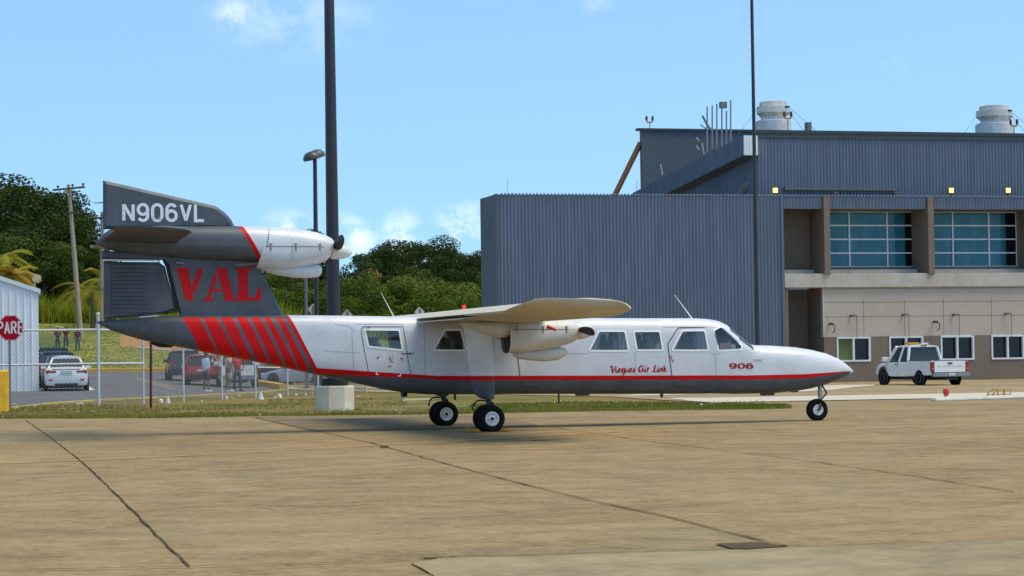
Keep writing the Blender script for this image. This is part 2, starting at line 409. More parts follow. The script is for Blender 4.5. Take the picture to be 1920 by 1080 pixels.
for q in [[(595.5, 690), (820, 704.7), (820, 713), (643, 703), (600, 701)], [(537.8, 594.5), (546.2, 594.5), (595.5, 690), (600, 701), (593, 700)],
          [(820, 704.7), (1401, 703.8), (1401, 711.9), (820, 713)], [(1401, 703.8), (1517, 701.5), (1517, 709.5), (1401, 711.9)], [(1517, 701.5), (1602, 696.3), (1602, 697.6), (1517, 709.5)]]:
    paint(bm, P(q), 2)
for (lt, lb, ly, rt, rb, ry) in [(345.5, 378.9, 656.7, 376.7, 411, 664.4), (384, 416.7, 670, 408.2, 447.8, 670), (416, 453.3, 672, 437.8, 477.8, 677.8), (445.5, 486.7, 680, 465.5, 508.9, 684.4),
                                 (473.3, 514.4, 686, 490, 535.6, 688.9), (497.3, 542, 690, 508.9, 561, 693.3), (520, 564.4, 695, 530, 583, 697.8)]:
    T, B = 594.5, 720; fl = lambda a, b, y, Y: a+(b-a)*(Y-T)/(y-T)
    E = min(B, 698)
    paint(bm, P([(lt, T), (rt, T), (fl(rt, rb, ry, E), E), (fl(lt, lb, ly, E), E)]), 2)
wins = {'cabin_window': [[(684.3, 617.9), (748.7, 618.4), (755, 656.8), (691, 650)], [(834.6, 618.4), (864, 618.4), (874, 657.3), (811.8, 656.8)],
        [(1123.3, 620.5), (1172.3, 620.5), (1178.7, 657.8), (1104, 657.8)], [(1188, 620.7), (1237.5, 620.7), (1242.7, 656.8), (1193.8, 656.8)], [(1279.8, 619.8), (1322, 619.2), (1328.5, 657), (1259.4, 657)]]}
glass_faces = []
polys = [rounded(P(q)) for q in wins['cabin_window']]
WSP = P([(1338, 619.5), (1353.5, 611.5), (1392, 648), (1390, 655.5), (1347, 657.7)])
for pl in polys+[WSP]:
    fs = cut_poly(bm, pl)
    for f in fs: f.material_index = 3
# front windscreen panes: the sloping top faces
for f in bm.faces:
    c = f.calc_center_median()
    if f.material_index == 0 and c.z > atY(1380, 652, 0).z and atY(1349, 600, 0).x < c.x < atY(1396.5, 640, 0).x and f.normal.x > .2 and abs(c.y) < .50 and abs(c.y) > .015:
        f.material_index = 4
bm.normal_update()
def extract(bm, fs):
    nb = NB(); vm = {}
    for f in fs:
        vs = []
        for v in f.verts:
            if v not in vm: vm[v] = nb.verts.new(v.co)
            vs.append(vm[v])
        try: nb.faces.new(vs)
        except ValueError: pass
    return nb
panes = []
for pl in polys+[WSP]:
    x0, x1 = min(p[0] for p in pl)-.01, max(p[0] for p in pl)+.01
    for sg in (-1, 1):
        fs = [f for f in bm.faces if f.material_index == 3 and x0 < f.calc_center_median().x < x1 and f.calc_center_median().y*sg > .2]
        panes.append((extract(bm, fs), pl, sg))
wsf = [[f for f in bm.faces if f.material_index == 4 and f.calc_center_median().y*sg > 0] for sg in (-1, 1)]
wsm = [extract(bm, f) for f in wsf]
bmesh.ops.delete(bm, geom=[f for f in bm.faces if f.material_index in (3, 4)], context='FACES')
fus = link('fuselage', bm, [WHITE, GREY, RED], AIR, smooth=35, recalc=False)
hwf = lambda x, z: FUS.hw(x, z)
for nb, pl, sg in panes:
    o = link('cabin_window', nb, GLASS, AIR, smooth=40, recalc=False)
    b2 = NB(); loop = [tuple(p) for p in pl]; loop.append(loop[0])
    on_surf(b2, strokes([loop], .036), hwf, .006, sg); link('window_frame', b2, FRAMEW, o, recalc=False)
for nb in wsm: link('windscreen', nb, DGLASS, AIR, smooth=40, recalc=False)
# interior: cabin floor, seats
b2 = NB(); box2(b2, (-1.2, -.5, .95), (5.2, .5, .99)); link('cabin_floor', b2, mat('cabin_floor', (.18, .17, .17), .9), AIR)
for px in (700, 762, 838, 905, 1000, 1140, 1205, 1290, 1352):
    x = atY(px, 640, 0).x
    for sy in (-.27, .27):
        b2 = NB(); box(b2, (x, sy, 1.36), (.11, .40, .62)); box(b2, (x+.2, sy, 1.15), (.42, .42, .12)); box(b2, (x-.01, sy, 1.72), (.08, .22, .14))
        bmesh.ops.bevel(b2, geom=b2.edges[:], offset=.025, segments=2, affect='EDGES'); link('cabin_seat', b2, SEATM, AIR, smooth=40)
b2 = NB(); a = atY(1349, 643, -.5); c = atY(1369, 656, -.5); box2(b2, (a.x, -.515, c.z), (c.x, -.51, a.z)); link('paper_notice', b2, mat('pink_paper', (.8, .35, .40), .8), AIR)['label'] = 'pink paper behind the side windscreen'
b2 = NB(); a = atY(1370, 645, -.5); c = atY(1379, 656, -.5); box2(b2, (a.x, -.515, c.z), (c.x, -.51, a.z)); link('paper_notice', b2, mat('white_paper', (.85, .8, .7), .8), AIR)
# panel lines and doors
def lines_on(pxlist, wpx, m, name, yf=hwf, Y=-.56, parent=AIR, off=.005, both=False):
    for sg in ((-1, 1) if both else (-1,)):
        for pts in pxlist:
            b2 = NB()
            w_ = [(atY(a, b, Y).x, atY(a, b, Y).z) for a, b in pts]; d = [w_[0]]
            for a, b in zip(w_, w_[1:]): d += subdiv2(a, b, max(1, int(math.hypot(a[0]-b[0], a[1]-b[1])/.12)))[1:]
            on_surf(b2, strokes([d], wpx*.0104), yf, off, sg); link(name, b2, m, parent, recalc=False)
lines_on([[(677.6, 621), (679, 615.5), (683, 612.5), (756, 612.5)], [(677.6, 621), (684, 660), (691, 695.5)], [(756, 613), (758, 625), (765, 675), (770, 702)]], 1.1, DARKLINE, 'passenger_door')
lines_on([[(1252, 646), (1254, 641), (1270, 617.5), (1274, 614.5), (1322, 613.5)], [(1252, 646), (1256.5, 682.5), (1262, 719), (1265, 724), (1270, 726.2), (1307, 726.8)]], 1.7, DARKLINE, 'cockpit_door')
lines_on([[(970, 671.6), (973, 690), (976, 717.4), (979, 724), (984, 727), (1012, 728)], [(970, 671.6), (1000, 672)]], 1.5, DARKLINE, 'baggage_door')
lines_on([[(667, 607.5), (757, 607.5)], [(1244, 613), (1328, 613)], [(628, 608), (654, 611), (666, 621)], [(1190, 660), (1192, 703)], [(1340, 664), (1343, 703)], [(920, 664), (921, 735)], [(1000, 663), (1104, 663)],
          [(1333, 663), (1348, 664)], [(604, 657), (676, 662)], [(660, 622), (664, 692)], [(795, 600), (797, 704)]], .7, SEAM, 'panel_seam')
lines_on([[(752, 663), (760, 663), (776, 662)], [(762, 662), (770, 665)]], 1.6, DARKLINE, 'door_handle')
lines_on([[(1413, 674.5), (1430, 674.5)], [(1414, 676.5), (1429, 676.5)]], .9, STEEL, 'vent_grille')
lines_on([[(1056, 712.8), (1072, 712.8)], [(1334, 711.5), (1352, 711.8)], [(764, 715), (780, 715)]], 1.3, DARKLINE, 'door_hinge')
for pts in ([(707.5, 673.5), (707.5, 669.5), (712.5, 669.5)], [(749.8, 672), (754.3, 672), (754.3, 676.5)], [(728, 687), (734, 687)], [(729.5, 667), (730.2, 673), (733, 677), (737, 679.5)], [(1257.5, 666), (1258, 672), (1261, 676.5), (1264, 678)]):
    b2 = NB(); on_surf(b2, strokes([[(atY(a, b, -.56).x, atY(a, b, -.56).z) for a, b in pts]], .016), hwf, .006); link('door_marking', b2, RED, AIR, recalc=False)
for pts in ([(706, 697), (706, 702), (710.5, 702)], [(751, 699), (751, 705), (746, 705)]):
    b2 = NB(); on_surf(b2, strokes([[(atY(a, b, -.56).x, atY(a, b, -.56).z) for a, b in pts]], .018), hwf, .008); link('door_marking', b2, FRAMEW, AIR, recalc=False)
b2 = NB(); p = atY(733, 668, -.6)
tube(b2, [(p.x+.02, -.60, p.z+.03), (p.x+.03, -.62, p.z-.02), (p.x-.02, -.62, p.z-.07)], .009, 6); link('door_latch', b2, STEEL, AIR)
NACW = mat('nacelle_white', (.66, .63, .57), .4, var=.14, vscale=3, spec=.35)
# ---------- lettering on the fuselage
def glyphs(name, lines, x0, y0, x1, y1, wd, m, Y, yf, off=.006, bounds=None, shear=0, parent=AIR):
    """lines in a unit-ish frame (y up) mapped to a pixel rectangle on the plane y=Y"""
    A = atY(x0, y1, Y); B = atY(x1, y0, Y); bx = bounds; b2 = NB()
    sx = (B.x-A.x)/(bx[2]-bx[0]); sz = (B.z-A.z)/(bx[3]-bx[1])
    L2 = [[(A.x+(p[0]-bx[0])*sx, A.z+(p[1]-bx[1])*sz)+tuple(p[2:]) for p in ln] for ln in lines]
    
    for i, ln in enumerate(L2): on_surf(b2, strokes([ln], wd), yf, off+.0012*(i % 5))
    return link(name, b2, m, parent, recalc=False)
def place(ls, dx, s=1): return [[(p[0]*s+dx, p[1])+tuple(p[2:]) for p in l] for l in ls]
# block glyph strokes, cell .62 x 1
G = {'N': [[(0, 0), (0, 1)], [(0, 1), (.62, 0)], [(.62, 0), (.62, 1)]],
     '9': [arc(.31, .69, .31, .31, 0, 360, 18), [(.62, .69), (.62, .35)]+arc(.31, .31, .31, .31, 0, -150, 10)],
     '0': [arc(.31, .69, .31, .31, 0, 180, 9)+arc(.31, .31, .31, .31, 180, 360, 9)+[(.62, .69)]],
     '6': [arc(.31, .31, .31, .31, 0, 360, 18), [(0, .31), (0, .65)]+arc(.31, .69, .31, .31, 180, 30, 10)],
     'V': [[(0, 1), (.31, 0)], [(.31, 0), (.62, 1)]], 'L': [[(0, 1), (0, 0), (.56, 0)]],
     'P': [[(0, 0), (0, 1)], [(0, 1), (.3, 1)]+arc(.3, .75, .27, .25, 90, -90, 8)+[(0, .5)]], 'A': [[(0, 0), (.31, 1)], [(.31, 1), (.62, 0)], [(.1, .33), (.52, .33)]],
     'R': [[(0, 0), (0, 1)], [(0, 1), (.3, 1)]+arc(.3, .75, .27, .25, 90, -90, 8)+[(0, .5)], [(.28, .5), (.6, 0)]], 'E': [[(.52, 1), (0, 1), (0, 0), (.52, 0)], [(0, .52), (.44, .52)]]}
def word(s, gap=.95):
    out = []
    for i, c in enumerate(s): out += place(G[c], i*gap)
    return out
def pad(lns, d): return lns
# number on the nose: wide heavy figures with modulated weight
W9 = [[(p[0], p[1], .55+.9*abs(math.cos(math.atan2((p[1]-.68)*1.0, p[0]-.5)))) for p in arc(.5, .68, .42, .30, 0, 360, 20)], [(.92, .68, 1.4), (.9, .4, 1.3), (.75, .12, .9), (.45, .02, .6), (.15, .1, .9)]]
W0 = [[(p[0], p[1], .55+.95*abs(math.cos(math.atan2(p[1]-.5, p[0]-.5)))) for p in arc(.5, .5, .42, .46, 0, 360, 22)]]
W6 = [[(1-p[0], 1-p[1], p[2]) for p in l] for l in W9]
glyphs('fleet_number', place(W9, 0)+place(W0, 1.16)+place(W6, 2.32), 1367.5, 681.2, 1412, 691, .027, mat('lettering_red', (.36, .002, .010), .5, spec=.2), -.56, hwf, bounds=(0, 0, 3.3, 1))
# script lettering
S = []
def sc_(dx, *ls):
    for l in ls: S.append([(p[0]+dx, p[1])+tuple(p[2:]) for p in l])
def e_(dx): sc_(dx, [(0, .25, .5), (.35, .32, .8), (.5, .48, 1), (.38, .62, .9), (.18, .58, 1.2), (.06, .3, 1.5), (.16, .04, 1.2), (.42, .04, .7), (.6, .22, .5)])
def i_(dx): sc_(dx, [(0, .3, .5), (.14, .6, 1.2), (.12, .15, 1.5), (.25, .02, .9), (.42, .2, .5)], [(.2, .85, 1.5), (.22, .95, 1.5)])
sc_(0, [(-.05, .8, .6), (.1, 1.02, .9), (.3, .95, 1.4), (.34, .5, 1.8), (.4, .02, 1.2), (.75, .5, .8), (.85, .95, .9), (.7, 1.0, .7)])
i_(.85); e_(1.3)
sc_(1.95, [(.45, .55, .8), (.2, .6, 1.3), (.05, .3, 1.5), (.15, .04, 1.1), (.4, .2, .7), (.48, .6, .9), (.42, -.1, 1.5), (.3, -.42, .9), (.2, -.3, .6)])
sc_(2.6, [(0, .6, 1.2), (0, .2, 1.5), (.12, .03, 1), (.35, .2, .7), (.42, .6, 1), (.42, .2, 1.5), (.55, .02, .8)])
e_(3.25); sc_(3.85, [(0, .2, .5), (.25, .62, .9), (.38, .3, 1.5), (.2, .02, 1.2), (.02, .08, .8)])
sc_(4.85, [(.7, .95, .9), (.4, 1.0, 1.2), (.1, .6, 1.7), (.15, .08, 1.5), (.45, .05, .9), (.7, .5, .8), (.75, .98, 1.2), (.72, .3, 1.7), (.85, .02, .9)])
i_(5.85); sc_(6.3, [(0, .5, .6), (.15, .65, 1.2), (.12, .05, 1.5)], [(.13, .35, .8), (.3, .62, 1), (.42, .55, 1.1)])
sc_(7.3, [(.15, .75, .6), (.5, 1.02, .9), (.4, .55, 1.7), (.15, .06, 1.3), (.0, .1, .7), (.35, .08, 1.2), (.75, .05, .8), (.8, .2, .5)])
i_(8.1); sc_(8.55, [(.05, .6, 1), (.05, .03, 1.5)], [(.07, .35, .8), (.3, .62, .9), (.4, .5, 1.4), (.38, .15, 1.5), (.52, .02, .8)])
sc_(9.2, [(.1, 1.02, .9), (.12, .5, 1.5), (.08, .02, 1.5)], [(.1, .3, .7), (.35, .6, .9), (.4, .45, .9), (.15, .32, .8), (.45, .02, 1.3), (.6, .1, .6)])
DRED = mat('lettering_red', (.36, .002, .010), .5, spec=.2)
for lo_, hi_ in ((-1, 4.5), (4.5, 7), (7, 12)): glyphs('airline_lettering', [l for l in S if lo_ < min(p[0] for p in l) <= hi_], 1144, 685, 1250, 698.5, .019, DRED, -.56, hwf, bounds=(0, 0, 9.8, 1))
# ---------- tail
def slab(outline, inset, te, tm, Y=0):
    bm = NB(); n = len(outline); ar = sum(outline[i][0]*outline[(i+1) % n][1]-outline[(i+1) % n][0]*outline[i][1] for i in range(n)); sgn = 1 if ar > 0 else -1
    ins = []
    for i in range(n):
        p = Vector(outline[i]); a = (p-Vector(outline[i-1])).normalized(); b = (Vector(outline[(i+1) % n])-p).normalized()
        na = Vector((-a.y, a.x))*sgn; nb_ = Vector((-b.y, b.x))*sgn; q = (na+nb_); q = q/max(.3, q.length_squared/2) if q.length > .2 else na
        dd = inset(i) if callable(inset) else inset
        ins.append(p+q*dd)
    V = {}
    for sg in (-1, 1):
        V[sg, 0] = [bm.verts.new((p[0], Y+sg*te, p[1])) for p in outline]; V[sg, 1] = [bm.verts.new((p[0], Y+sg*tm, p[1])) for p in ins]
        for i in range(n):
            j = (i+1) % n; bm.faces.new((V[sg, 0][i], V[sg, 0][j], V[sg, 1][j], V[sg, 1][i]))
        bm.faces.new(V[sg, 1])
    for i in range(n):
        j = (i+1) % n; bm.faces.new((V[-1, 0][i], V[-1, 0][j], V[1, 0][j], V[1, 0][i]))
    return bm
P0 = px2(0); TM = .075
bm = slab(P0([(190, 470), (300, 476), (485, 478), (489, 504), (532, 595), (337, 595), (335, 583), (314, 497), (305, 487.5), (190, 486)]), .03, .045, TM)
link('tail_fin', bm, GREY, AIR, smooth=25)
bm = slab(P0([(194, 490.5), (298, 491.5), (309, 500), (329.5, 581), (311, 588.5), (240, 595), (194, 599.5)]), .05, .03, .07)
# corrugated skin
for k in range(13):
    z1 = atY(240, 497+k*7.4, 0).z; xa, xb = atY(210, 500, 0).x, atY(276-(k % 2)*3, 500, 0).x
    for sg in (-1, 1): tube(bm, [(xa, sg*.068, z1), (xb, sg*.068, z1)], .0135, 6)
rud = link('rudder', bm, GREY, AIR, smooth=35)
bm = NB()
for sg in (-1, 1):
    on_surf(bm, strokes([[tuple(p) for p in P0([(208, 492), (208, 598)])]], .012), lambda x, z: .0705, .003, sg)
link('trim_tab', bm, DARKLINE, rud, recalc=False)
bm = NB(); prism(bm, [tuple(p) for p in P0([(305, 488), (315, 496), (336, 584), (331, 584), (311, 500)])], -.076, .076); link('rudder_gap', bm, BLACK, AIR)
bm = NB()
for q in ([(195, 486.6), (298, 487.6), (298, 489.4), (195, 488.8)], [(296.5, 487.6), (299.2, 487.6), (299.2, 492.5), (296.5, 492.5)]): prism(bm, [tuple(p) for p in P0(q)], -.079, .079)
link('rudder_seal_glint', bm, FRAMEW, AIR)
bm = NB(); prism(bm, [tuple(p) for p in P0([(262, 594), (295, 591.2), (295, 592.6), (262, 595.6)])], -.06, .06); link('rudder_seal_glint', bm, FRAMEW, AIR)  # white strip painted in for the reflection along the gap below the rudder
bm = NB(); tube(bm, [atY(311, 585.5, -.09), atY(334, 583.5, -.09)], .02, 6); tube(bm, [atY(312, 589, -.09), atY(313, 583, -.09)], .025, 6); link('rudder_horn', bm, BLACK, AIR)
bm = slab(P0([(193, 338), (403, 386), (412, 391.5), (421, 398.5), (428.5, 406), (434, 413), (441, 428), (193, 430)]), .06, .012, TM)
link('upper_fin', bm, GREY, AIR, smooth=25)
yfin = lambda x, z: TM
LM = mat('registration_white', (.78, .79, .82), .5)
glyphs('registration_lettering', word('N906VL'), 231.5, 384.5, 381, 414, .058, LM, 0, yfin, off=.004, bounds=(0, 0, 5.31, 1))
def z3(pts): return [(160+a/3.5556, 320+b/3.5556) for a, b in pts]
VAL = [[(593, 650), (692, 650), (685, 668), (612, 668)], [(612, 668), (685, 668), (718, 866), (664, 866)], [(742, 652), (782, 652), (778, 664), (748, 664)], [(750, 664), (779, 664), (724, 832), (706, 768)],
       [(868, 650), (937, 650), (985, 850), (928, 850)], [(928, 848), (990, 848), (993, 868), (918, 868)], [(862, 672), (876, 712), (826, 850), (806, 850)], [(788, 848), (848, 848), (850, 868), (786, 868)], [(850, 790), (905, 790), (908, 806), (845, 806)],
       [(1000, 652), (1105, 652), (1105, 670), (1000, 670)], [(1015, 670), (1082, 670), (1082, 848), (1015, 848)], [(998, 848), (1092, 848), (1092, 868), (998, 868)], [(1094, 848), (1166, 848), (1166, 868), (1094, 868)], [(1140, 800), (1166, 768), (1166, 848), (1124, 848)]]
bm = NB()
for i, q in enumerate(VAL): on_surf(bm, [[tuple(p) for p in P0(z3(q))]], lambda x, z: TM, .004+.001*(i % 4))
link('tail_lettering', bm, RED, AIR, recalc=False)
# tail engine nacelle
NAC = Loft([(182, 452, 458, .03, 2), (190, 441, 463, .09, 2), (205, 431, 469, .15, 2.1), (225, 426, 473, .2, 2.2), (272, 424, 479.5, .26, 2.3), (357, 424, 487, .33, 2.4), (441, 424, 490.5, .38, 2.5), (483, 424.8, 492, .395, 2.5), (503, 426, 492, .4, 2.5)], 0, 32)
bm = NAC.mesh(.2)
paint(bm, P0([(449, 410), (620, 410), (620, 520), (493, 520), (486, 478), (449, 424)]), 0)
for f in bm.faces: f.material_index = 1
Pn = px2(-.3)
for mi, q in ((0, [(444, 412), (600, 412), (600, 510), (497, 510)]), (2, [(442, 412), (450, 412), (506, 510), (496, 510)])): paint(bm, Pn(q), mi)
link('tail_nacelle', bm, [WHITE, GREY, RED], AIR, smooth=40)
COW = Loft([(489, 425.6, 503, .40, 2.6), (505, 426, 507, .42, 2.6), (530, 427.5, 508, .42, 2.6), (560, 431, 505.5, .41, 2.6), (585, 436, 500.5, .38, 2.5), (603, 441.5, 495.5, .34, 2.4), (615, 447, 490, .28, 2.3), (621, 452, 484, .2, 2)], 0, 36)
bm = COW.mesh(.12, shear=.29)
CW = link('engine_cowling', bm, WHITE, AIR, smooth=40)
def cowl_details(LF, Y, ysp, xa, xb, xs, parent, wpx=1.0):
    z = lambda px: atY(px, ysp, Y).z
    yf = lambda x, zz: LF.hw(x, zz)-Y
    lines_on([[(xa, ysp), (xb, ysp+.3)]], wpx, DARKLINE, 'cowling_split', yf=yf, Y=Y-.35, parent=parent, off=.005)
    for x in xs:
        p = atY(x, ysp, Y-.35); yy = -(LF.hw(p.x, p.z)-Y)-.006; b2 = NB()
        box(b2, (p.x, yy, p.z-.01), (.028, .02, .12)); box(b2, (p.x, yy, p.z+.055), (.055, .02, .018)); bmesh.ops.bevel(b2, geom=b2.edges[:], offset=.005, affect='EDGES'); link('cowl_latch', b2, mat('latch_metal', (.32, .28, .24), .5, metal=.5), parent)
cowl_details(COW, 0, 462.5, 497, 618, (507, 554, 600), CW)
b2 = NB()
for k in range(9):
    p = atY(500-k*.75, 428+k*4.4, -.1); y = -(COW.hw(p.x, p.z)+.003) if k > 0 else -.2; lathe(b2, [(.013, -.003), (.013, .003)], (p.x+.02, y, p.z), 'Y', 8)
link('cowl_fastener', b2, DARKLINE, CW)
SCP = Loft([(486, 496, 503, .05, 2), (500, 497, 510, .12, 2.2), (520, 498, 516, .17, 2.4), (550, 498, 520.5, .19, 2.4), (582, 496, 521.5, .19, 2.4), (596, 496, 519.5, .17, 2.3), (602, 499, 514, .1, 2)], 0, 24)
link('intake_scoop', SCP.mesh(.1), WHITE, AIR, smooth=40)
b2 = NB(); tube(b2, [atY(493, 491, -.2), atY(470, 496, -.24), atY(441, 499, -.26)], [.045, .04, .035], 10); link('exhaust_pipe', b2, mat('exhaust_rust', (.12, .07, .06), .7, metal=.3), AIR)
b2 = NB(); tube(b2, [atY(330, 492, -.1), atY(345, 493.5, -.1)], .02, 8); link('tail_fitting', b2, STEEL, AIR)
def prop(hub, axis_tip, blade_dir, r_sp, parent, name='propeller'):
    b2 = NB(); hub = Vector(hub); tip = Vector(axis_tip); L_ = (tip-hub).length; rings = []
    for k in range(9):
        t = k/8; rr = r_sp*math.sqrt(max(0.0004, 1-t**1.7)); c = hub.lerp(tip, t)
        rings.append([c+Vector((0, rr*math.cos(a), rr*math.sin(a))) for a in [2*math.pi*i/20 for i in range(20)]])
    loft(b2, rings); sp = link('spinner', b2, mat('spinner_white', (.66, .63, .58), .4, var=.1), parent, smooth=50)
    for sg in (1, -1):
        bd = Vector(blade_dir).normalized()*sg; ch = bd.cross(Vector((1, 0, 0))).normalized(); b2 = NB(); rings = []
        for t, c, tw, th in ((.1, .055, 60, .03), (.2, .075, 52, .026), (.35, .095, 42, .02), (.55, .10, 32, .015), (.75, .092, 26, .012), (.92, .075, 22, .008), (1.0, .04, 20, .005)):
            ce = hub+Vector((.06, 0, 0))+bd*t*1.0; u = (ch*math.cos(R_(tw))+Vector((1, 0, 0))*math.sin(R_(tw))*sg*-1); v = u.cross(bd)
            rings.append([ce+u*(c*math.cos(a))+v*(th*math.sin(a)) for a in [2*math.pi*i/12 for i in range(12)]])
        loft(b2, rings); link('propeller_blade', b2, BLACK, parent, smooth=50)
h0 = atY(621, 469, 0); t0 = atY(660.5, 474, 0)
prop(h0, (t0.x, 0, t0.z), (0, -1, .2), .17, AIR)
# tailplane
def airfoil(n=14):
    up = []
    for k in range(n+1):
        x = (1-math.cos(math.pi*k/n))/2; y = .5*(max(0, 1-(1-x/.3)**2.1))**(1/2.1) if x < .3 else .5*(1-((x-.3)/.7)**1.5); up.append((x, y))
    return up
AF = airfoil()
def wing_loft(sts, m, name, parent, smooth=40, camber=.02, tip=None):
    """sts: (y, xLE, xTE, z, thickness_ratio, camber_shift_up) -> closed loft"""
    rings = []
    for y, xl, xt, z, th, up in sts:
        c = xl-xt; r = []
        for x, t in reversed(AF): r.append(Vector((xl-x*c, y, z+c*(t*th+camber*4*x*(1-x)))))
        for x, t in AF[1:-1]: r.append(Vector((xl-x*c, y, z+c*(-t*th*(1-2*up)+camber*4*x*(1-x)))))
        rings.append(r)
    if tip:
        curve, ye, yt = tip; y0 = sts[-1][0]; sg_ = 1 if y0 > 0 else -1; cv = sorted((atY(a, b, yt).x, atY(a, b, yt).z) for a, b in curve); base = rings[-1]; xl, xt = sts[-1][1], sts[-1][2]; nU = len(AF)
        for f in (.25, .5, .75, .92, 1.0):
            r = []
            for i, p in enumerate(base):
                u = (p.x-xt)/(xl-xt); x1 = lerp(cv[0][0], cv[-1][0], u); z1 = interp(cv, x1)[0]; low = i >= nU
                g = f**1.3 if low else f**.8
                r.append(Vector((lerp(p.x, x1, f**1.1), y0+(sg_*abs(ye)-y0)*math.sin(f*math.pi/2)**.9, lerp(p.z, z1-(.004 if low else 0), g))))
            rings.append(r)
    bm = NB(); loft(bm, rings); return link(name, bm, m, parent, smooth=smooth)
tt, tl = atY(214, 426, -3.05), atY(362, 434, -3.05)
rt_ = atY(196, 444, 0); rl = atY(372, 447, 0); print('tailplane', tt, tl, rt_, rl)
for sg in (-1, 1):
    zc = (tt.z+tl.z)/2-.03
    wing_loft([(0, tl.x+.05, tt.x-.0, zc, .125, 0), (sg*2.85, tl.x, tt.x, zc, .125, 0)], mat('tailplane_grey', (.085, .09, .10), .45, var=.3, vscale=3, col2=(.05, .05, .05)), 'tailplane', AIR, tip=([(215, 425), (260, 424), (310, 425.5), (345, 429), (357, 432), (362, 437)], 3.1, -3.1))
b2 = NB(); 
for k in range(3): tube(b2, [atY(193, 381+k*.6-2, 0), atY(172+k*3, 379+k*1.8, .0+k*.2)], .004, 4)
link('static_wick', b2, mat('wick', (.35, .25, .15), .8), AIR)
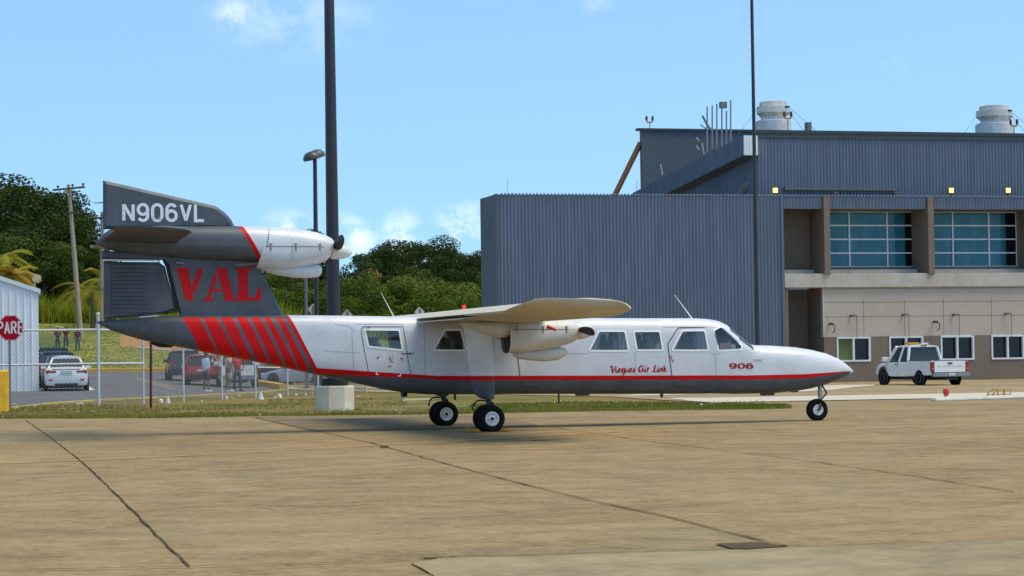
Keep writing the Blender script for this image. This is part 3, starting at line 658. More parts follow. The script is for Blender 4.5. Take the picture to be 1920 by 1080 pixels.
# wing
XL, XT = 1.0, -1.05
def chk(n, v): print(n, tuple(round(c, 3) for c in v))
chk('LEtip', atY(1187, 577, -7.6)); chk('TEtip', atY(963, 583, -7.6)); chk('TEroot', atY(787, 603, -.57)); chk('top tip', atY(1040, 559, -7.6)); chk('bot tip', atY(1040, 594, -7.4))
chk('gear near', atY(922, 788, -2.08)); chk('gear far', atY(837, 776, 1.55)); chk('foot', atY(922, 809, -2)); chk('ffoot', atY(837, 797, 1.7)); chk('nosewheel', atY(1533.7, 774, -.05)); chk('nosefoot', atY(1533.7, 794.5, 0))
for sg in (-1, 1):
    wing_loft([(0, XL, XT, 2.13, .155, 0), (sg*7.05, XL, XT, 2.13, .155, 0)], WINGW, 'wing', AIR, camber=.022, tip=([(1000, 561), (1012, 558.8), (1035, 558.5), (1100, 560), (1150, 563), (1166, 566), (1176, 571), (1181, 578)], 7.72, -7.72))
    b2 = NB(); prism(b2, [(-.62, 2.145), (-.62, 2.09), (-1.10, 2.045), (-1.10, 2.055)], sg*.62, sg*4.3); link('wing_flap', b2, WINGW, AIR)
    b2 = NB(); prism(b2, [(-.70, 2.17), (-.70, 2.10), (-1.065, 2.105), (-1.065, 2.118)], sg*4.36, sg*7.0); link('aileron', b2, WINGW, AIR)
    # engine
    Y = -1.85*1 if sg < 0 else 1.85
    def LF(st): 
        l = Loft(st, -1.85, 28)
        if sg > 0: l.Y = 1.85
        return l
    c = LF([(948, 601, 662.5, .36, 2.6), (970, 598, 662, .40, 2.6), (990, 597, 660, .41, 2.6), (1021, 596, 656, .41, 2.5), (1042, 596, 651.5, .39, 2.4), (1063, 597, 645.5, .34, 2.3), (1074, 600, 641, .28, 2.2), (1080, 604, 636, .2, 2)])
    bm = c.mesh(.1, cap=False)
    # close only the front
    xm = max(v.co.x for v in bm.verts); fr = [e for e in bm.edges if e.is_boundary and e.verts[0].co.x > xm-.02]
    bmesh.ops.holes_fill(bm, edges=fr, sides=0)
    cw = link('engine_cowling', bm, NACW, AIR, smooth=40)
    xr = c.t[0][0]
    b2 = NB(); lathe(b2, [(.30, xr+.04), (.30, xr+.06)], (0, c.Y, (c.t[0][1]+c.t[0][2])/2+.0), 'X', 20); link('firewall', b2, BLACK, AIR)
    b2 = NB()
    for k, (yy, zz) in enumerate([(-.18, .02), (-.1, -.05), (.02, .05), (.14, -.02)]):
        z0 = (c.t[0][1]+c.t[0][2])/2+.02+zz; tube(b2, [(xr+.08, c.Y+yy, z0), (xr-.14, c.Y+yy*.9, z0+.03)], .045, 10)
    link('exhaust_pipe', b2, mat('exhaust_rust', (.12, .07, .06), .7, metal=.3), AIR, smooth=40)
    f = LF([(862, 603, 608, .04, 2), (880, 602, 616, .13, 2.1), (904, 601, 627, .22, 2.2), (932, 600, 636, .29, 2.3), (957, 599, 632, .30, 2.3)])
    link('nacelle_fairing', f.mesh(.1), NACW, AIR, smooth=40)
    s = LF([(962, 663, 667, .03, 2), (970, 660, 671.5, .09, 2.1), (985, 656, 675, .14, 2.2), (1021, 652, 678, .17, 2.3), (1046, 650, 675, .16, 2.3), (1058, 652, 669, .11, 2.1), (1064, 656, 663, .04, 2)])
    link('intake_scoop', s.mesh(.08), NACW, AIR, smooth=40)
    if sg < 0:
        cowl_details(c, -1.85, 617.5, 960, 1077, (969, 1017, 1062), cw)
        b2 = NB(); a = atY(1026.5, 612, -2.27); b = atY(1043, 619, -2.27); tube(b2, [(a.x, -2.235, a.z), (b.x, -2.225, b.z)], .033, 8); link('intake_cover', b2, RED, AIR, smooth=40)
    h = atY(1079, 620, -1.85); t = atY(1114, 620.5, -1.85)
    prop((h.x, c.Y, h.z), (t.x, c.Y, t.z), (0, -1, -.03) if sg < 0 else (0, -1, .5), .17, AIR)
    # fixed leg
    PL = px2(-1.85); rings = []
    for y, xa, xb, tk in [(600, 864, 927, .09), (625, 871, 927.5, .08), (660, 876, 927.5, .075), (701, 881.6, 927.5, .07), (725, 886, 927.5, .065), (738, 889.5, 927.5, .06), (744, 896, 927, .05), (748.5, 906, 926, .035)]:
        A = atY(xa, y, -1.85); B = atY(xb, y, -1.85); r = []
        for x, tq in reversed(AF): r.append(Vector((B.x-x*(B.x-A.x), c.Y+tq*tk*2.0*1.0, (A.z+B.z)/2)))
        for x, tq in AF[1:-1]: r.append(Vector((B.x-x*(B.x-A.x), c.Y-tq*tk*2.0, (A.z+B.z)/2)))
        rings.append(r)
    bm = NB(); loft(bm, rings)
    paint(bm, PL([(850, 714), (950, 713.5), (950, 800), (850, 800)]), 1); paint(bm, PL([(850, 705), (950, 704.5), (950, 713.5), (850, 714)]), 2)
    link('landing_gear_leg', bm, [WHITE, GREY, RED], AIR, smooth=40)
def wheel(parent, x, y, z, R, wd, rr, name='wheel', mt=None):
    """tyre and rim; axle along y. returns tyre"""
    b2 = NB(); h = wd/2
    prof = [(rr*.98, -h*.75), (rr*1.15, -h*.95), (R*.82, -h), (R*.94, -h*.82), (R*.985, -h*.5), (R, -h*.2), (R, h*.2), (R*.985, h*.5), (R*.94, h*.82), (R*.82, h), (rr*1.15, h*.95), (rr*.98, h*.75)]
    lathe(b2, prof, (x, y, z), 'Y', 36); o = link('tyre', b2, RUBBER, parent, smooth=50)
    b2 = NB()
    for sg in (-1, 1):
        lathe(b2, [(rr*1.02, sg*h*.72), (rr*1.0, sg*h*.9), (rr*.82, sg*h*.93), (rr*.74, sg*h*.8), (rr*.45, sg*h*.82), (rr*.4, sg*h*.95), (rr*.22, sg*h*1.0), (.004, sg*h*1.0)], (x, y, z), 'Y', 28)
        for k in range(8):
            a = k*math.pi/4; lathe(b2, [(rr*.07, sg*h*.8), (rr*.07, sg*h*.86)], (x+rr*.59*math.cos(a), y, z+rr*.59*math.sin(a)), 'Y', 8)
    link('rim', b2, mt or RIMW, o, smooth=35)
    b2 = NB()
    for sg in (-1, 1):
        lathe(b2, [(rr*.24, sg*h*1.01), (rr*.22, sg*h*1.06), (.003, sg*h*1.06)], (x, y, z), 'Y', 16)
        for k in range(6):
            a = k*math.pi/3+.3; lathe(b2, [(rr*.075, sg*h*.81), (rr*.075, sg*h*.84)], (x+rr*.6*math.cos(a), y, z+rr*.6*math.sin(a)), 'Y', 10)
    link('hub_cap', b2, BLACK, o, smooth=35)
    return o
gx = atY(922, 788, -2.08).x; GR = .252
for sg in (-1, 1):
    for dy in (-.19, .19): wheel(AIR, gx, sg*1.85+dy, GR, GR, .19, .132)
    b2 = NB(); tz = atY(915, 748, -1.85).z; tx = atY(916, 748, -1.85).x
    tube(b2, [(tx, sg*1.85, tz+.03), (tx+.005, sg*1.85, tz-.08)], .055, 12); tube(b2, [(tx+.005, sg*1.85, tz-.08), (gx, sg*1.85, GR)], .04, 12); tube(b2, [(gx, sg*1.85-.2, GR), (gx, sg*1.85+.2, GR)], .03, 10)
    tube(b2, [(tx+.05, sg*1.85, tz-.06), (tx+.15, sg*1.85, tz-.22), (gx+.07, sg*1.85, GR+.05)], .028, 8)
    link('landing_gear_strut', b2, mat('strut_black', (.03, .03, .032), .5), AIR, smooth=40)
    b2 = NB(); tube(b2, [(tx-.02, sg*1.85-.05, tz-.02)]+[(tx-.17+.15*math.cos(a), sg*1.85-.08, tz-.16+.14*math.sin(a)) for a in [R_(70+d) for d in range(0, 140, 18)]], .016, 8); link('brake_hose', b2, BLACK, AIR, smooth=40)
nx = atY(1533.7, 774, -.05).x
nz_ = atY(1533.7, 774, -.05).z; NR = .224
wheel(AIR, nx, 0, NR, NR, .15, .108)
b2 = NB(); tp = atY(1537, 722, 0); kn = atY(1535.5, 757, 0)
tube(b2, [(tp.x, 0, tp.z+.12), (tp.x, 0, (tp.z+kn.z)/2-.05)], .043, 12); tube(b2, [(tp.x, 0, (tp.z+kn.z)/2), (kn.x, 0, kn.z)], .03, 12); link('nose_strut', b2, STEEL, AIR, smooth=40)
b2 = NB(); tube(b2, [(kn.x, 0, kn.z+.05), (kn.x, 0, kn.z-.01)], .06, 10)
for sy in (-.11, .11): tube(b2, [(kn.x, sy*.6, kn.z+.0), (kn.x-.005, sy, kn.z-.06), (nx, sy, NR)], .022, 8)
tube(b2, [(nx, -.12, NR), (nx, .12, NR)], .02, 8)
q1, q2, q3 = atY(1541, 722, 0), atY(1550, 737, 0), atY(1536, 753, 0)
tube(b2, [q1, q2, q3], .02, 8); link('nose_fork', b2, mat('strut_black', (.03, .03, .032), .5), AIR, smooth=40)
# belly details
def belly(name, px0, px1, dy, m, y=.0, w=.16):
    a = atY(px0, 738, 0); b = atY(px1, 738, 0); b2 = NB(); z = atY((px0+px1)/2, 738.5+dy, 0).z
    box2(b2, (a.x, y-w/2, z), (b.x, y+w/2, interp(FUS.t, (a.x+b.x)/2)[1]+.05)); bmesh.ops.bevel(b2, geom=b2.edges[:], offset=.012, segments=2, affect='EDGES'); link(name, b2, m, AIR, smooth=40)
belly('belly_drain', 1046, 1049, 18, BLACK, w=.03); belly('belly_step', 1238, 1243, 7, mat('step_brown', (.18, .08, .05), .7), w=.05); belly('belly_blister', 1080, 1104, 3.5, GREY)
belly('belly_blister', 1427, 1450, 3, GREY); belly('belly_step', 753, 762, 6, BLACK, w=.2); belly('belly_drain', 851, 855, 12, mat('drain_rust', (.16, .04, .03), .7), w=.04); belly('belly_blister', 1482, 1496, -3, GREY, w=.1)
b2 = NB(); prism(b2, [tuple(p) for p in P0([(281, 636), (284, 646), (300, 651), (323, 651.5), (324, 645), (300, 640)])], -.04, .04); link('tail_bumper', b2, BLACK, AIR)
b2 = NB(); tube(b2, [atY(738, 593, 0), atY(714, 548, 0)], [.009, .004], 6); link('whip_antenna', b2, FRAMEW, AIR)
b2 = NB(); tube(b2, [atY(1298, 598, 0), atY(1265, 553, 0)], [.012, .005], 6); link('whip_antenna', b2, FRAMEW, AIR)
bp_ = atY(870, 582, 0); b2 = NB(); lathe(b2, [(.05, 2.2), (.05, bp_.z), (.045, bp_.z+.01)], (bp_.x, 0, 0), 'Z', 14); bc = link('beacon', b2, FRAMEW, AIR, smooth=40)
b2 = NB(); lathe(b2, [(.04, bp_.z), (.045, bp_.z+.05), (.035, bp_.z+.09), (.01, bp_.z+.105)], (bp_.x, 0, 0), 'Z', 14); link('beacon_lens', b2, mat('beacon_red', (.8, .03, .01), .3, emit=.3), bc, smooth=40)
lines_on([[(272, 597), (273, 637)], [(343, 594), (345, 650)]], .8, mat('grey_seam', (.12, .14, .16), .6), 'panel_seam')
for LFx, Yx, segs in ((NAC, 0, [[(300, 430), (300, 480)], [(392, 428), (392, 486)], [(215, 456), (470, 460)]]), (COW, 0, [[(546, 436), (546, 500)]])):
    lines_on(segs, .7, mat('nacelle_seam', (.16, .16, .17), .6), 'panel_seam', yf=(lambda x, z, L=LFx: L.hw(x, z)), Y=-.3, off=.004)
lines_on([[(216, 392), (398, 432)], [(196, 402), (420, 424)]], .6, mat('grey_seam', (.12, .14, .16), .6), 'panel_seam', yf=lambda x, z: TM, Y=0)
lines_on([[(345, 580), (520, 582)]], .6, mat('grey_seam', (.12, .14, .16), .6), 'panel_seam', yf=lambda x, z: TM, Y=0)
b2 = NB(); p = atY(730, 612.5, -.45); box(b2, (atY(691, 613.5, -.56).x, -.575, atY(691, 613.5, -.56).z), (.07, .03, .02)); link('door_hinge', b2, mat('hinge_rust', (.3, .05, .02), .6), AIR)
# ================================================================== GROUND AND SETTING
def G2(l): return [tuple(grd(a, b)[:2]) for a, b in l]
def GD(px, d): p = gpt(px, d); return (p.x, p.y)
M_DIRT = ground_mat('dry_grass_ground', [(.38, (.05, .075, .010)), (.46, (.12, .12, .018)), (.51, (.22, .135, .04)), (.56, (.17, .15, .03)), (.63, (.33, .22, .09))], scales=(.22, 1.1, 9), bump=.4)
sheet('ground', [(-160, -70), (260, -70), (260, 130), (-160, 130)], M_DIRT, 0, step=2, sm=True)
M_FIELD = ground_mat('field', [(.3, (.05, .08, .015)), (.5, (.12, .14, .03)), (.7, (.20, .20, .06))], scales=(.1, .6, 5))
o = sheet('terrain', [(-420, 130), (620, 130), (620, 900), (-420, 900)], M_FIELD, 0, step=20, sm=True)
# apron: far edge traced, right part runs to the building
CONC = ground_mat('apron_concrete', [(.34, (.13, .083, .037)), (.42, (.215, .145, .066)), (.48, (.275, .192, .09)), (.53, (.315, .225, .109)), (.60, (.36, .262, .131)), (.70, (.44, .335, .18))], scales=(.28, 2.0, 12), weights=(.30, .33, .37), bump=.3, wash=(.55, .6, (.66, .71, .80)), rough=.9)
edge = G2([(-60, 786), (150, 785.5), (330, 784), (500, 781), (740, 778.5), (900, 776), (1100, 772), (1300, 769.5), (1430, 768), (1488, 766)])
near = [(150, -60), (-80, -60), (-80, edge[0][1]+4)]
apr = edge+G2([(1440, 762), (1380, 757), (1335, 754.5), (1250, 750)])+[(40, 46), (150, 46), (150, -60), (-80, -60), (-80, edge[0][1]-4)]
sheet('apron', apr, CONC, 0.01)
CONC2 = ground_mat('forecourt_concrete', [(.38, (.21, .15, .075)), (.5, (.31, .23, .125)), (.62, (.40, .31, .18))], scales=(.3, 1.5, 9), bump=.1)
fc = G2([(1250, 751.5), (1335, 756), (1920, 741), (2300, 731)]); YB = 67.5
sheet('forecourt', G2([(1000, 742), (1150, 745)])+fc+[(140, 40), (140, 80), (4, 80)], CONC2, .02)
CONC3 = ground_mat('pale_concrete', [(.3, (.42, .37, .29)), (.5, (.55, .49, .39)), (.7, (.62, .57, .47))], scales=(.4, 2, 9), bump=.1)
sheet('pale_drive_strip', G2([(1250, 747.5), (1335, 747.5), (1500, 744.5), (1760, 739.5), (1960, 736), (1960, 745), (1760, 748.5), (1500, 753.2), (1335, 756.5), (1290, 753)]), CONC3, .03)
sheet('pale_drive_strip', G2([(1150, 744), (1440, 738.5), (1560, 732), (1600, 727), (1640, 724), (1640, 721.8), (1600, 722.5), (1500, 725), (1300, 733)]), CONC3, .03)
# near slab, lighter, bottom right
slab_top = [(830, 1049.5), (1000, 1045.5), (1160, 1041), (1330, 1036), (1480, 1030), (1700, 1024), (1960, 1016.5)]
NSLAB = ground_mat('near_slab_concrete', [(.38, (.20, .15, .078)), (.5, (.30, .235, .132)), (.62, (.38, .305, .18))], scales=(.5, 3, 11), wash=(.8, .5, (.7, .75, .85)), bump=.1)
sheet('near_slab', G2(slab_top+[(2100, 1200), (900, 1200), (812, 1082), (770, 1061)]), NSLAB, .016, step=4)
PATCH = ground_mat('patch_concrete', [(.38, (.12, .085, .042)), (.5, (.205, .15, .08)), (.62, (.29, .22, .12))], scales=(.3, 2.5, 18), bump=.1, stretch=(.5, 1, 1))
sheet('darker_slab', G2([(478, 783), (560, 782), (700, 780), (850, 778.5), (960, 786), (1010, 799), (880, 805), (800, 806.5), (680, 807), (575, 808.5)]), PATCH, .017, step=4)  # area of darker concrete tone laid over the apron
sheet('concrete_patch', G2([(1340, 1024), (1420, 1021), (1482, 1029), (1400, 1035), (1375, 1034)]), mat('patch_dark', (.11, .08, .045), .95, spec=.05, var=.3, vscale=6), .02, step=4)
JM = mat('joint_tar', (.09, .058, .030), .95, spec=.05, var=.5, vscale=5)
def joint(pts, w, jit=.008, m=None, off=.021, name='pavement_joint'):
    P_ = [grd(a, b) for a, b in pts]; d = []
    for a, b in zip(P_, P_[1:]):
        n = max(1, int((b-a).length/.35))
        for i in range(n): d.append(a.lerp(b, i/n)+Vector((random.uniform(-jit, jit), random.uniform(-jit, jit), 0)))
    d.append(P_[-1])
    bm = NB(); prev = None
    for i, p in enumerate(d):
        t = (d[min(i+1, len(d)-1)]-d[max(i-1, 0)]).normalized(); n = Vector((-t.y, t.x, 0)); ww = w*random.uniform(.55, 1.3)/2
        q = (bm.verts.new((p.x+n.x*ww, p.y+n.y*ww, p.z+off)), bm.verts.new((p.x-n.x*ww, p.y-n.y*ww, p.z+off)))
        if prev: bm.faces.new((prev[0], q[0], q[1], prev[1]))
        prev = q
    o = link(name, bm, m or JM); o['kind'] = 'structure'; return o
joint([(48, 789), (95, 822), (160, 873), (240, 952), (300, 1014), (355, 1067)], .018)
joint([(470, 783), (560, 802), (700, 833), (830, 870), (960, 905), (1100, 940), (1250, 972), (1380, 1006), (1478, 1029)], .024)
joint([(1005, 799), (1100, 812), (1185, 825), (1320, 842), (1450, 858), (1560, 873), (1685, 891), (1900, 925)], .02, .02)
joint([(1480, 797), (1640, 812), (1800, 830), (1960, 846)], .014, .03)
joint([(-20, 1075), (350, 1068), (560, 1062), (700, 1058.5), (780, 1052), (830, 1049.5), (1000, 1045.5), (1160, 1041), (1330, 1036), (1480, 1030), (1700, 1024), (1960, 1016.5)], .02, .012, off=.024)
joint([(770, 1061), (790, 1071), (812, 1084)], .008)
joint([(320, 883.5), (370, 882.5)], .05, .004); joint([(700, 976), (880, 973), (1080, 966), (1330, 948)], .012, .02)
joint([(1100, 775.5), (1218, 775)], .12, .01); joint([(995, 827), (1045, 826.5)], .2, .01, mat('oil_stain', (.12, .10, .06), .8))
joint([(1680, 735), (1740, 733.5)], .06, .01); 
joint([(1000, 843), (1150, 841), (1380, 838)], .012, .02); joint([(960, 961), (1150, 953)], .01, .01); joint([(1400, 1000), (1640, 985), (1930, 968)], .008, .02)
# worn yellow guide line
def worn(name, col, dens):
    m = bpy.data.materials.new(name); m.use_nodes = True; nt = m.node_tree; N = nt.nodes.new; L = nt.links.new; b = nt.nodes['Principled BSDF']; b.inputs['Base Color'].default_value = (*col, 1); b.inputs['Roughness'].default_value = .9
    nz = N('ShaderNodeTexNoise'); nz.inputs['Scale'].default_value = 5; nz.inputs['Detail'].default_value = 8; nz.inputs['Roughness'].default_value = .75; tc = N('ShaderNodeTexCoord'); L(tc.outputs['Object'], nz.inputs['Vector'])
    r = N('ShaderNodeMapRange'); L(nz.outputs[0], r.inputs['Value']); r.inputs['From Min'].default_value = dens; r.inputs['From Max'].default_value = dens+.16; r.inputs['To Max'].default_value = .8; L(r.outputs[0], b.inputs['Alpha']); return m
joint([(-20, 872), (200, 864), (430, 853), (640, 841), (960, 824), (1150, 812), (1500, 805)], .13, .004, worn('worn_yellow_paint', (.50, .30, .04), .36), off=.026, name='guide_line')
joint([(700, 845), (960, 834), (1100, 826), (1300, 815)], .1, .004, worn('worn_yellow_paint2', (.5, .31, .05), .44), off=.027, name='guide_line')
# parking lot
ASPH = ground_mat('asphalt', [(.3, (.085, .085, .092)), (.5, (.13, .13, .138)), (.7, (.18, .178, .18))], scales=(.3, 2, 20), bump=.2)
lot = G2([(15, 767), (110, 757), (200, 751), (300, 746.5), (400, 741), (478, 737.5), (531, 731.5), (478, 722)])+[GD(470, 128), GD(420, 150)]+[GD(325, 150), GD(100, 152), GD(-80, 152)]+G2([(-60, 772)])
sheet('parking_lot', lot, ASPH, .02)
YEL = mat('kerb_yellow', (.72, .40, .015), .7, var=.25, vscale=4)
def kerb(pts, w, h, m, name='kerb', world=None):
    P_ = world or [grd(a, b) for a, b in pts]; bm = NB(); prev = None
    for i, p in enumerate(P_):
        t = (P_[min(i+1, len(P_)-1)]-P_[max(i-1, 0)]).normalized(); n = Vector((-t.y, t.x, 0))*w/2
        q = [bm.verts.new(p+n+Vector((0, 0, -.05))), bm.verts.new(p+n+Vector((0, 0, h-.02))), bm.verts.new(p+n*.8+Vector((0, 0, h))), bm.verts.new(p-n*.8+Vector((0, 0, h))), bm.verts.new(p-n+Vector((0, 0, h-.02))), bm.verts.new(p-n+Vector((0, 0, -.05)))]
        if prev:
            for k in range(5): bm.faces.new((prev[k], q[k], q[k+1], prev[k+1]))
        else: bm.faces.new(q)
        prev = q
    bm.faces.new(prev); o = link(name, bm, m); o['kind'] = 'structure'; return o
kerb(None, .5, .26, YEL, world=[gpt(x, 149+(x-150)*.005) for x in (-60, 60, 150, 200, 250, 300, 335, 420)])
kerb([(12, 768), (110, 757.5), (200, 751.5), (300, 747), (400, 741.5), (478, 738), (531, 732)], .15, .07, mat('kerb_faded_yellow', (.50, .36, .10), .8, var=.4, vscale=3))
kerb([(478, 722.5), (505, 726.5), (531, 731.5)], .35, .3, YEL)
kerb([(531, 729.5), (600, 727), (700, 731), (760, 733.5)], .15, .1, mat('kerb_pale', (.55, .50, .40), .8))
PW = mat('road_paint_white', (.6, .6, .6), .8, var=.25, vscale=4)
for a in ([(60, 737), (150, 737.5)], [(160, 724), (172, 733)], [(160, 706.5), (205, 703)], [(200, 720), (218, 720)], [(333, 719.5), (360, 719.5)], [(395, 719), (420, 719)], [(22, 759), (32, 760)]):
    joint(a, .12 if abs(a[0][1]-a[1][1]) < 5 else .3, .003, PW, off=.03, name='parking_line')
YP = worn('faded_yellow_paint', (.6, .42, .12), .3)
joint([(250, 711), (325, 731)], .1, .003, YP, off=.03, name='parking_line'); joint([(256, 709), (322, 726)], .1, .003, YP, off=.03, name='parking_line')
# hill behind the lot
M_HILL = ground_mat('hill_grass', [(.36, (.09, .12, .010)), (.46, (.165, .18, .018)), (.54, (.23, .22, .03)), (.64, (.33, .27, .06))], scales=(.12, .8, 8), bump=.5)
sheet('hill_grass', [GD(-250, 150.5), GD(50, 150.5), GD(330, 150.5), GD(420, 150.5), GD(600, 131), GD(900, 128), GD(1000, 245), GD(400, 245), GD(-250, 245)], M_HILL, .02, step=4, sm=True)
M_CLAY = ground_mat('bare_clay', [(.3, (.30, .14, .04)), (.5, (.42, .22, .08)), (.7, (.52, .32, .14))], scales=(.4, 2, 8))
def hp(px, py): p = grd(px, py); return (p.x, p.y)
sheet('bare_clay_bank', [hp(224, 652), hp(224, 634), hp(232, 623), hp(300, 622), hp(420, 640), hp(500, 655), hp(500, 668), hp(345, 662), hp(260, 653)], M_CLAY, .05, step=2)
kerb([(255, 653.2), (300, 657), (345, 661.5), (420, 668)], .3, .12, mat('kerb_pale', (.55, .50, .40), .8), name='footpath_edge')
joint([(82, 611), (105, 612.5), (120, 616)], .5, .1, CONC3, off=.05, name='footpath')
# grass blades: apron verge, and the tall growth at the foot of the trees
def grass(name, n, region, hh, wd, m, seed, dens=None, lean=.5, hscale=None):
    rnd = random.Random(seed); bm = NB(); k = 0; tries = 0
    while k < n and tries < n*6:
        tries += 1; x, y = region(rnd)
        if dens and rnd.random() > dens(x, y): continue
        z = hgt(x, y); h = hh*rnd.uniform(.4, 1.3)*(hscale(x, y) if hscale else 1); 
        for b in range(4):
            a = rnd.uniform(0, 6.283); bx, by = x+rnd.uniform(-1, 1)*hh*.5, y+rnd.uniform(-1, 1)*hh*.5; l = rnd.uniform(0, lean)*h; ca, sa = math.cos(a), math.sin(a); w_ = wd*rnd.uniform(.6, 1.4)
            v = [bm.verts.new((bx-sa*w_, by+ca*w_, z-.02)), bm.verts.new((bx+sa*w_, by-ca*w_, z-.02)), bm.verts.new((bx+ca*l, by+sa*l, z+h))]
            bm.faces.new(v)
        k += 1
    o = link(name, bm, m, recalc=False); tag(o, kind='stuff'); return o
from mathutils import noise as mnoise
def nz2(x, y, s): return mnoise.noise(Vector((x*s, y*s, 3.1)))
G_FRESH = leaf_mat('fresh_grass', (.07, .11, .012), (.15, .185, .02), (.32, .27, .06))
G_DRY = leaf_mat('dry_grass', (0.130, 0.130, 0.026), (0.286, 0.234, 0.065), (0.468, 0.351, 0.143))
def strip(px0, px1, o0, o1):
    def f(r):
        px = r.uniform(px0, px1); py = interp([(-60, 786), (150, 785.5), (330, 784), (500, 781), (740, 778.5), (900, 776), (1100, 772), (1300, 769.5), (1430, 768), (1488, 766)], px)[0]
        e = grd(px, py-.2); d = (e-CP).x*D.x+(e-CP).y*D.y
        dd = d+r.uniform(o0, o1)
        x = CP+D*dd+RT*((px-960)/FPX*dd); return x.x, x.y
    return f
tag(grass('fresh_grass', 7500, strip(-40, 1480, -.35, 2.4), .07, .012, G_FRESH, 1, lambda x, y: .55+1.4*nz2(x, y, .25)), 'green grass fringe along the edge of the concrete apron', 'grass')
def reg_green(r):
    px = r.uniform(880, 1470); return strip(px, px+.01, 0, 1+min(9, (1480-px)*.02+2))(r)
tag(grass('fresh_grass', 4500, reg_green, .08, .014, G_FRESH, 7, lambda x, y: .6+1.3*nz2(x, y, .35)), 'green grass patch between the apron and the forecourt, ending near the nose wheel', 'grass')
def reg_dry(r):
    px = r.uniform(0, 1430); lim = 26 if px < 480 else 60
    return strip(px, px+.01, .5, min(lim, 13 if px < 500 else 22 if px < 760 else 9))(r)
tag(grass('dry_grass', 9000, reg_dry, .06, .012, G_DRY, 2, lambda x, y: .5+1.2*nz2(x, y, .2)), 'dry straw-coloured grass on the verge behind the airplane', 'grass')
def reg_hill(r):
    px = r.uniform(-20, 480); d = r.uniform(151, 212); p = gpt(px, d); return p.x, p.y
tag(grass('hill_grass_blades', 5000, reg_hill, .10, .05, leaf_mat('hill_blades', (.11, .14, .015), (.20, .21, .025), (.32, .28, .06)), 3), 'mown yellow-green grass on the slope above the parking lot', 'grass')
def reg_tall(r):
    px = r.uniform(-60, 930); d = r.uniform(207, 224); p = gpt(px, d); return p.x, p.y
tag(grass('tall_grass', 9000, reg_tall, 1.3, .09, leaf_mat('tall_grass_leaf', (.10, .14, .008), (.20, .25, .012), (.34, .34, .03)), 4, lambda x, y: .7+nz2(x, y, .1), .8, lambda x, y: 1+1.4*nz2(x, y, .12)), 'tall bright yellow-green grass at the foot of the hillside trees', 'grass')
def tufts(pts, lab):
    def reg(r):
        a, b, w_ = pts[r.randrange(len(pts))] if len(pts[0]) == 3 else pts[0]; g = grd(a+r.gauss(0, 1)*w_, b+r.gauss(0, 1)*.5); return g.x, g.y
    return reg
for i, (px, py, sx, n, h) in enumerate([(812, 1051, 22, 150, .022), (850, 1048, 8, 40, .02), (540, 1062, 18, 50, .015), (1500, 1029.5, 16, 60, .018), (1250, 1038, 40, 60, .015), (1020, 1045.5, 40, 60, .015), (722, 841, 7, 40, .04), (668, 769, 14, 60, .05), (625, 770, 22, 90, .08)]):
    def reg(r, px=px, py=py, sx=sx):
        g = grd(px+r.gauss(0, 1)*sx*.5, py+r.gauss(0, 1)*.6-(px-812)*.035*0); return g.x, g.y
    tag(grass('weeds', n, reg, h, .004 if h < .03 else .01, G_FRESH, 50+i), 'low green weeds in the pavement joints', 'weeds')
# ---------------------------------------------------------------- trees
def tree_meshes(seed, H, Rr, ncl, nleaf, ls, flat=.7, trunk_h=.35):
    rnd = random.Random(seed); bm = NB(); cl = []
    for i in range(ncl):
        a = rnd.uniform(0, 6.283); rr = Rr*math.sqrt(rnd.random())*.8; zz = H*trunk_h+(H*(1-trunk_h))*rnd.random()**.8*(1-.35*(rr/Rr)**2)
        cl.append((Vector((rr*math.cos(a), rr*math.sin(a), zz)), Rr*rnd.uniform(.18, .42)))
    for c, r in cl:
        n = int(nleaf*(r/(Rr*.3))**2)
        for k in range(n):
            v = Vector((rnd.gauss(0, 1), rnd.gauss(0, 1), rnd.gauss(0, 1))).normalized()*r*(.55+.5*rnd.random()**.5)
            if v.z < -.35*r and rnd.random() < .6: continue
            p = c+Vector((v.x, v.y, v.z*flat)); nn = (v.normalized()+Vector((rnd.uniform(-.8, .8), rnd.uniform(-.8, .8), rnd.uniform(-.3, .9)))).normalized(); x, y = frame_of(nn); s = ls*rnd.uniform(.5, 1.3)
            q = [p+x*s*.5, p+y*s*.32+nn*s*.1, p-x*s*.5, p-y*s*.32-nn*s*.05]
            bm.faces.new([bm.verts.new(t) for t in q])
    me = bpy.data.meshes.new('crown'); bm.to_mesh(me); bm.free()
    bm = NB(); tr = .022*H
    tube(bm, [(0, 0, -.5), (.02*H, 0, H*.2), (-.01*H, .02*H, H*.45), (0, 0, H*.75)], [tr*1.3, tr, tr*.7, tr*.25], 8)
    for c, r in cl[:9]:
        b = Vector((0, 0, H*rnd.uniform(.2, .45))); tube(bm, [b, b.lerp(c, .5)+Vector((0, 0, .04*H)), c], [tr*.5, tr*.3, tr*.1], 5)
    m2 = bpy.data.meshes.new('trunk'); bm.to_mesh(m2); bm.free()
    return me, m2
BARK = mat('bark', (.10, .08, .06), .9, var=.3, vscale=4)
LDARK = leaf_mat('leaf_dark', (.012, .027, .005), (.028, .050, .008), (.068, .092, .016))
LMID = leaf_mat('leaf_mid', (.022, .048, .006), (.056, .096, .012), (.125, .155, .022))
LBRI = leaf_mat('leaf_bright', (.028, .058, .006), (.078, .128, .011), (.175, .20, .026))
LRED = leaf_mat('leaf_russet', (0.065, 0.078, 0.013), (0.143, 0.117, 0.026), (0.260, 0.169, 0.052))
def mk(pref, lm, *a):
    me, m2 = tree_meshes(*a); me.materials.append(lm); m2.materials.append(BARK); return me, m2
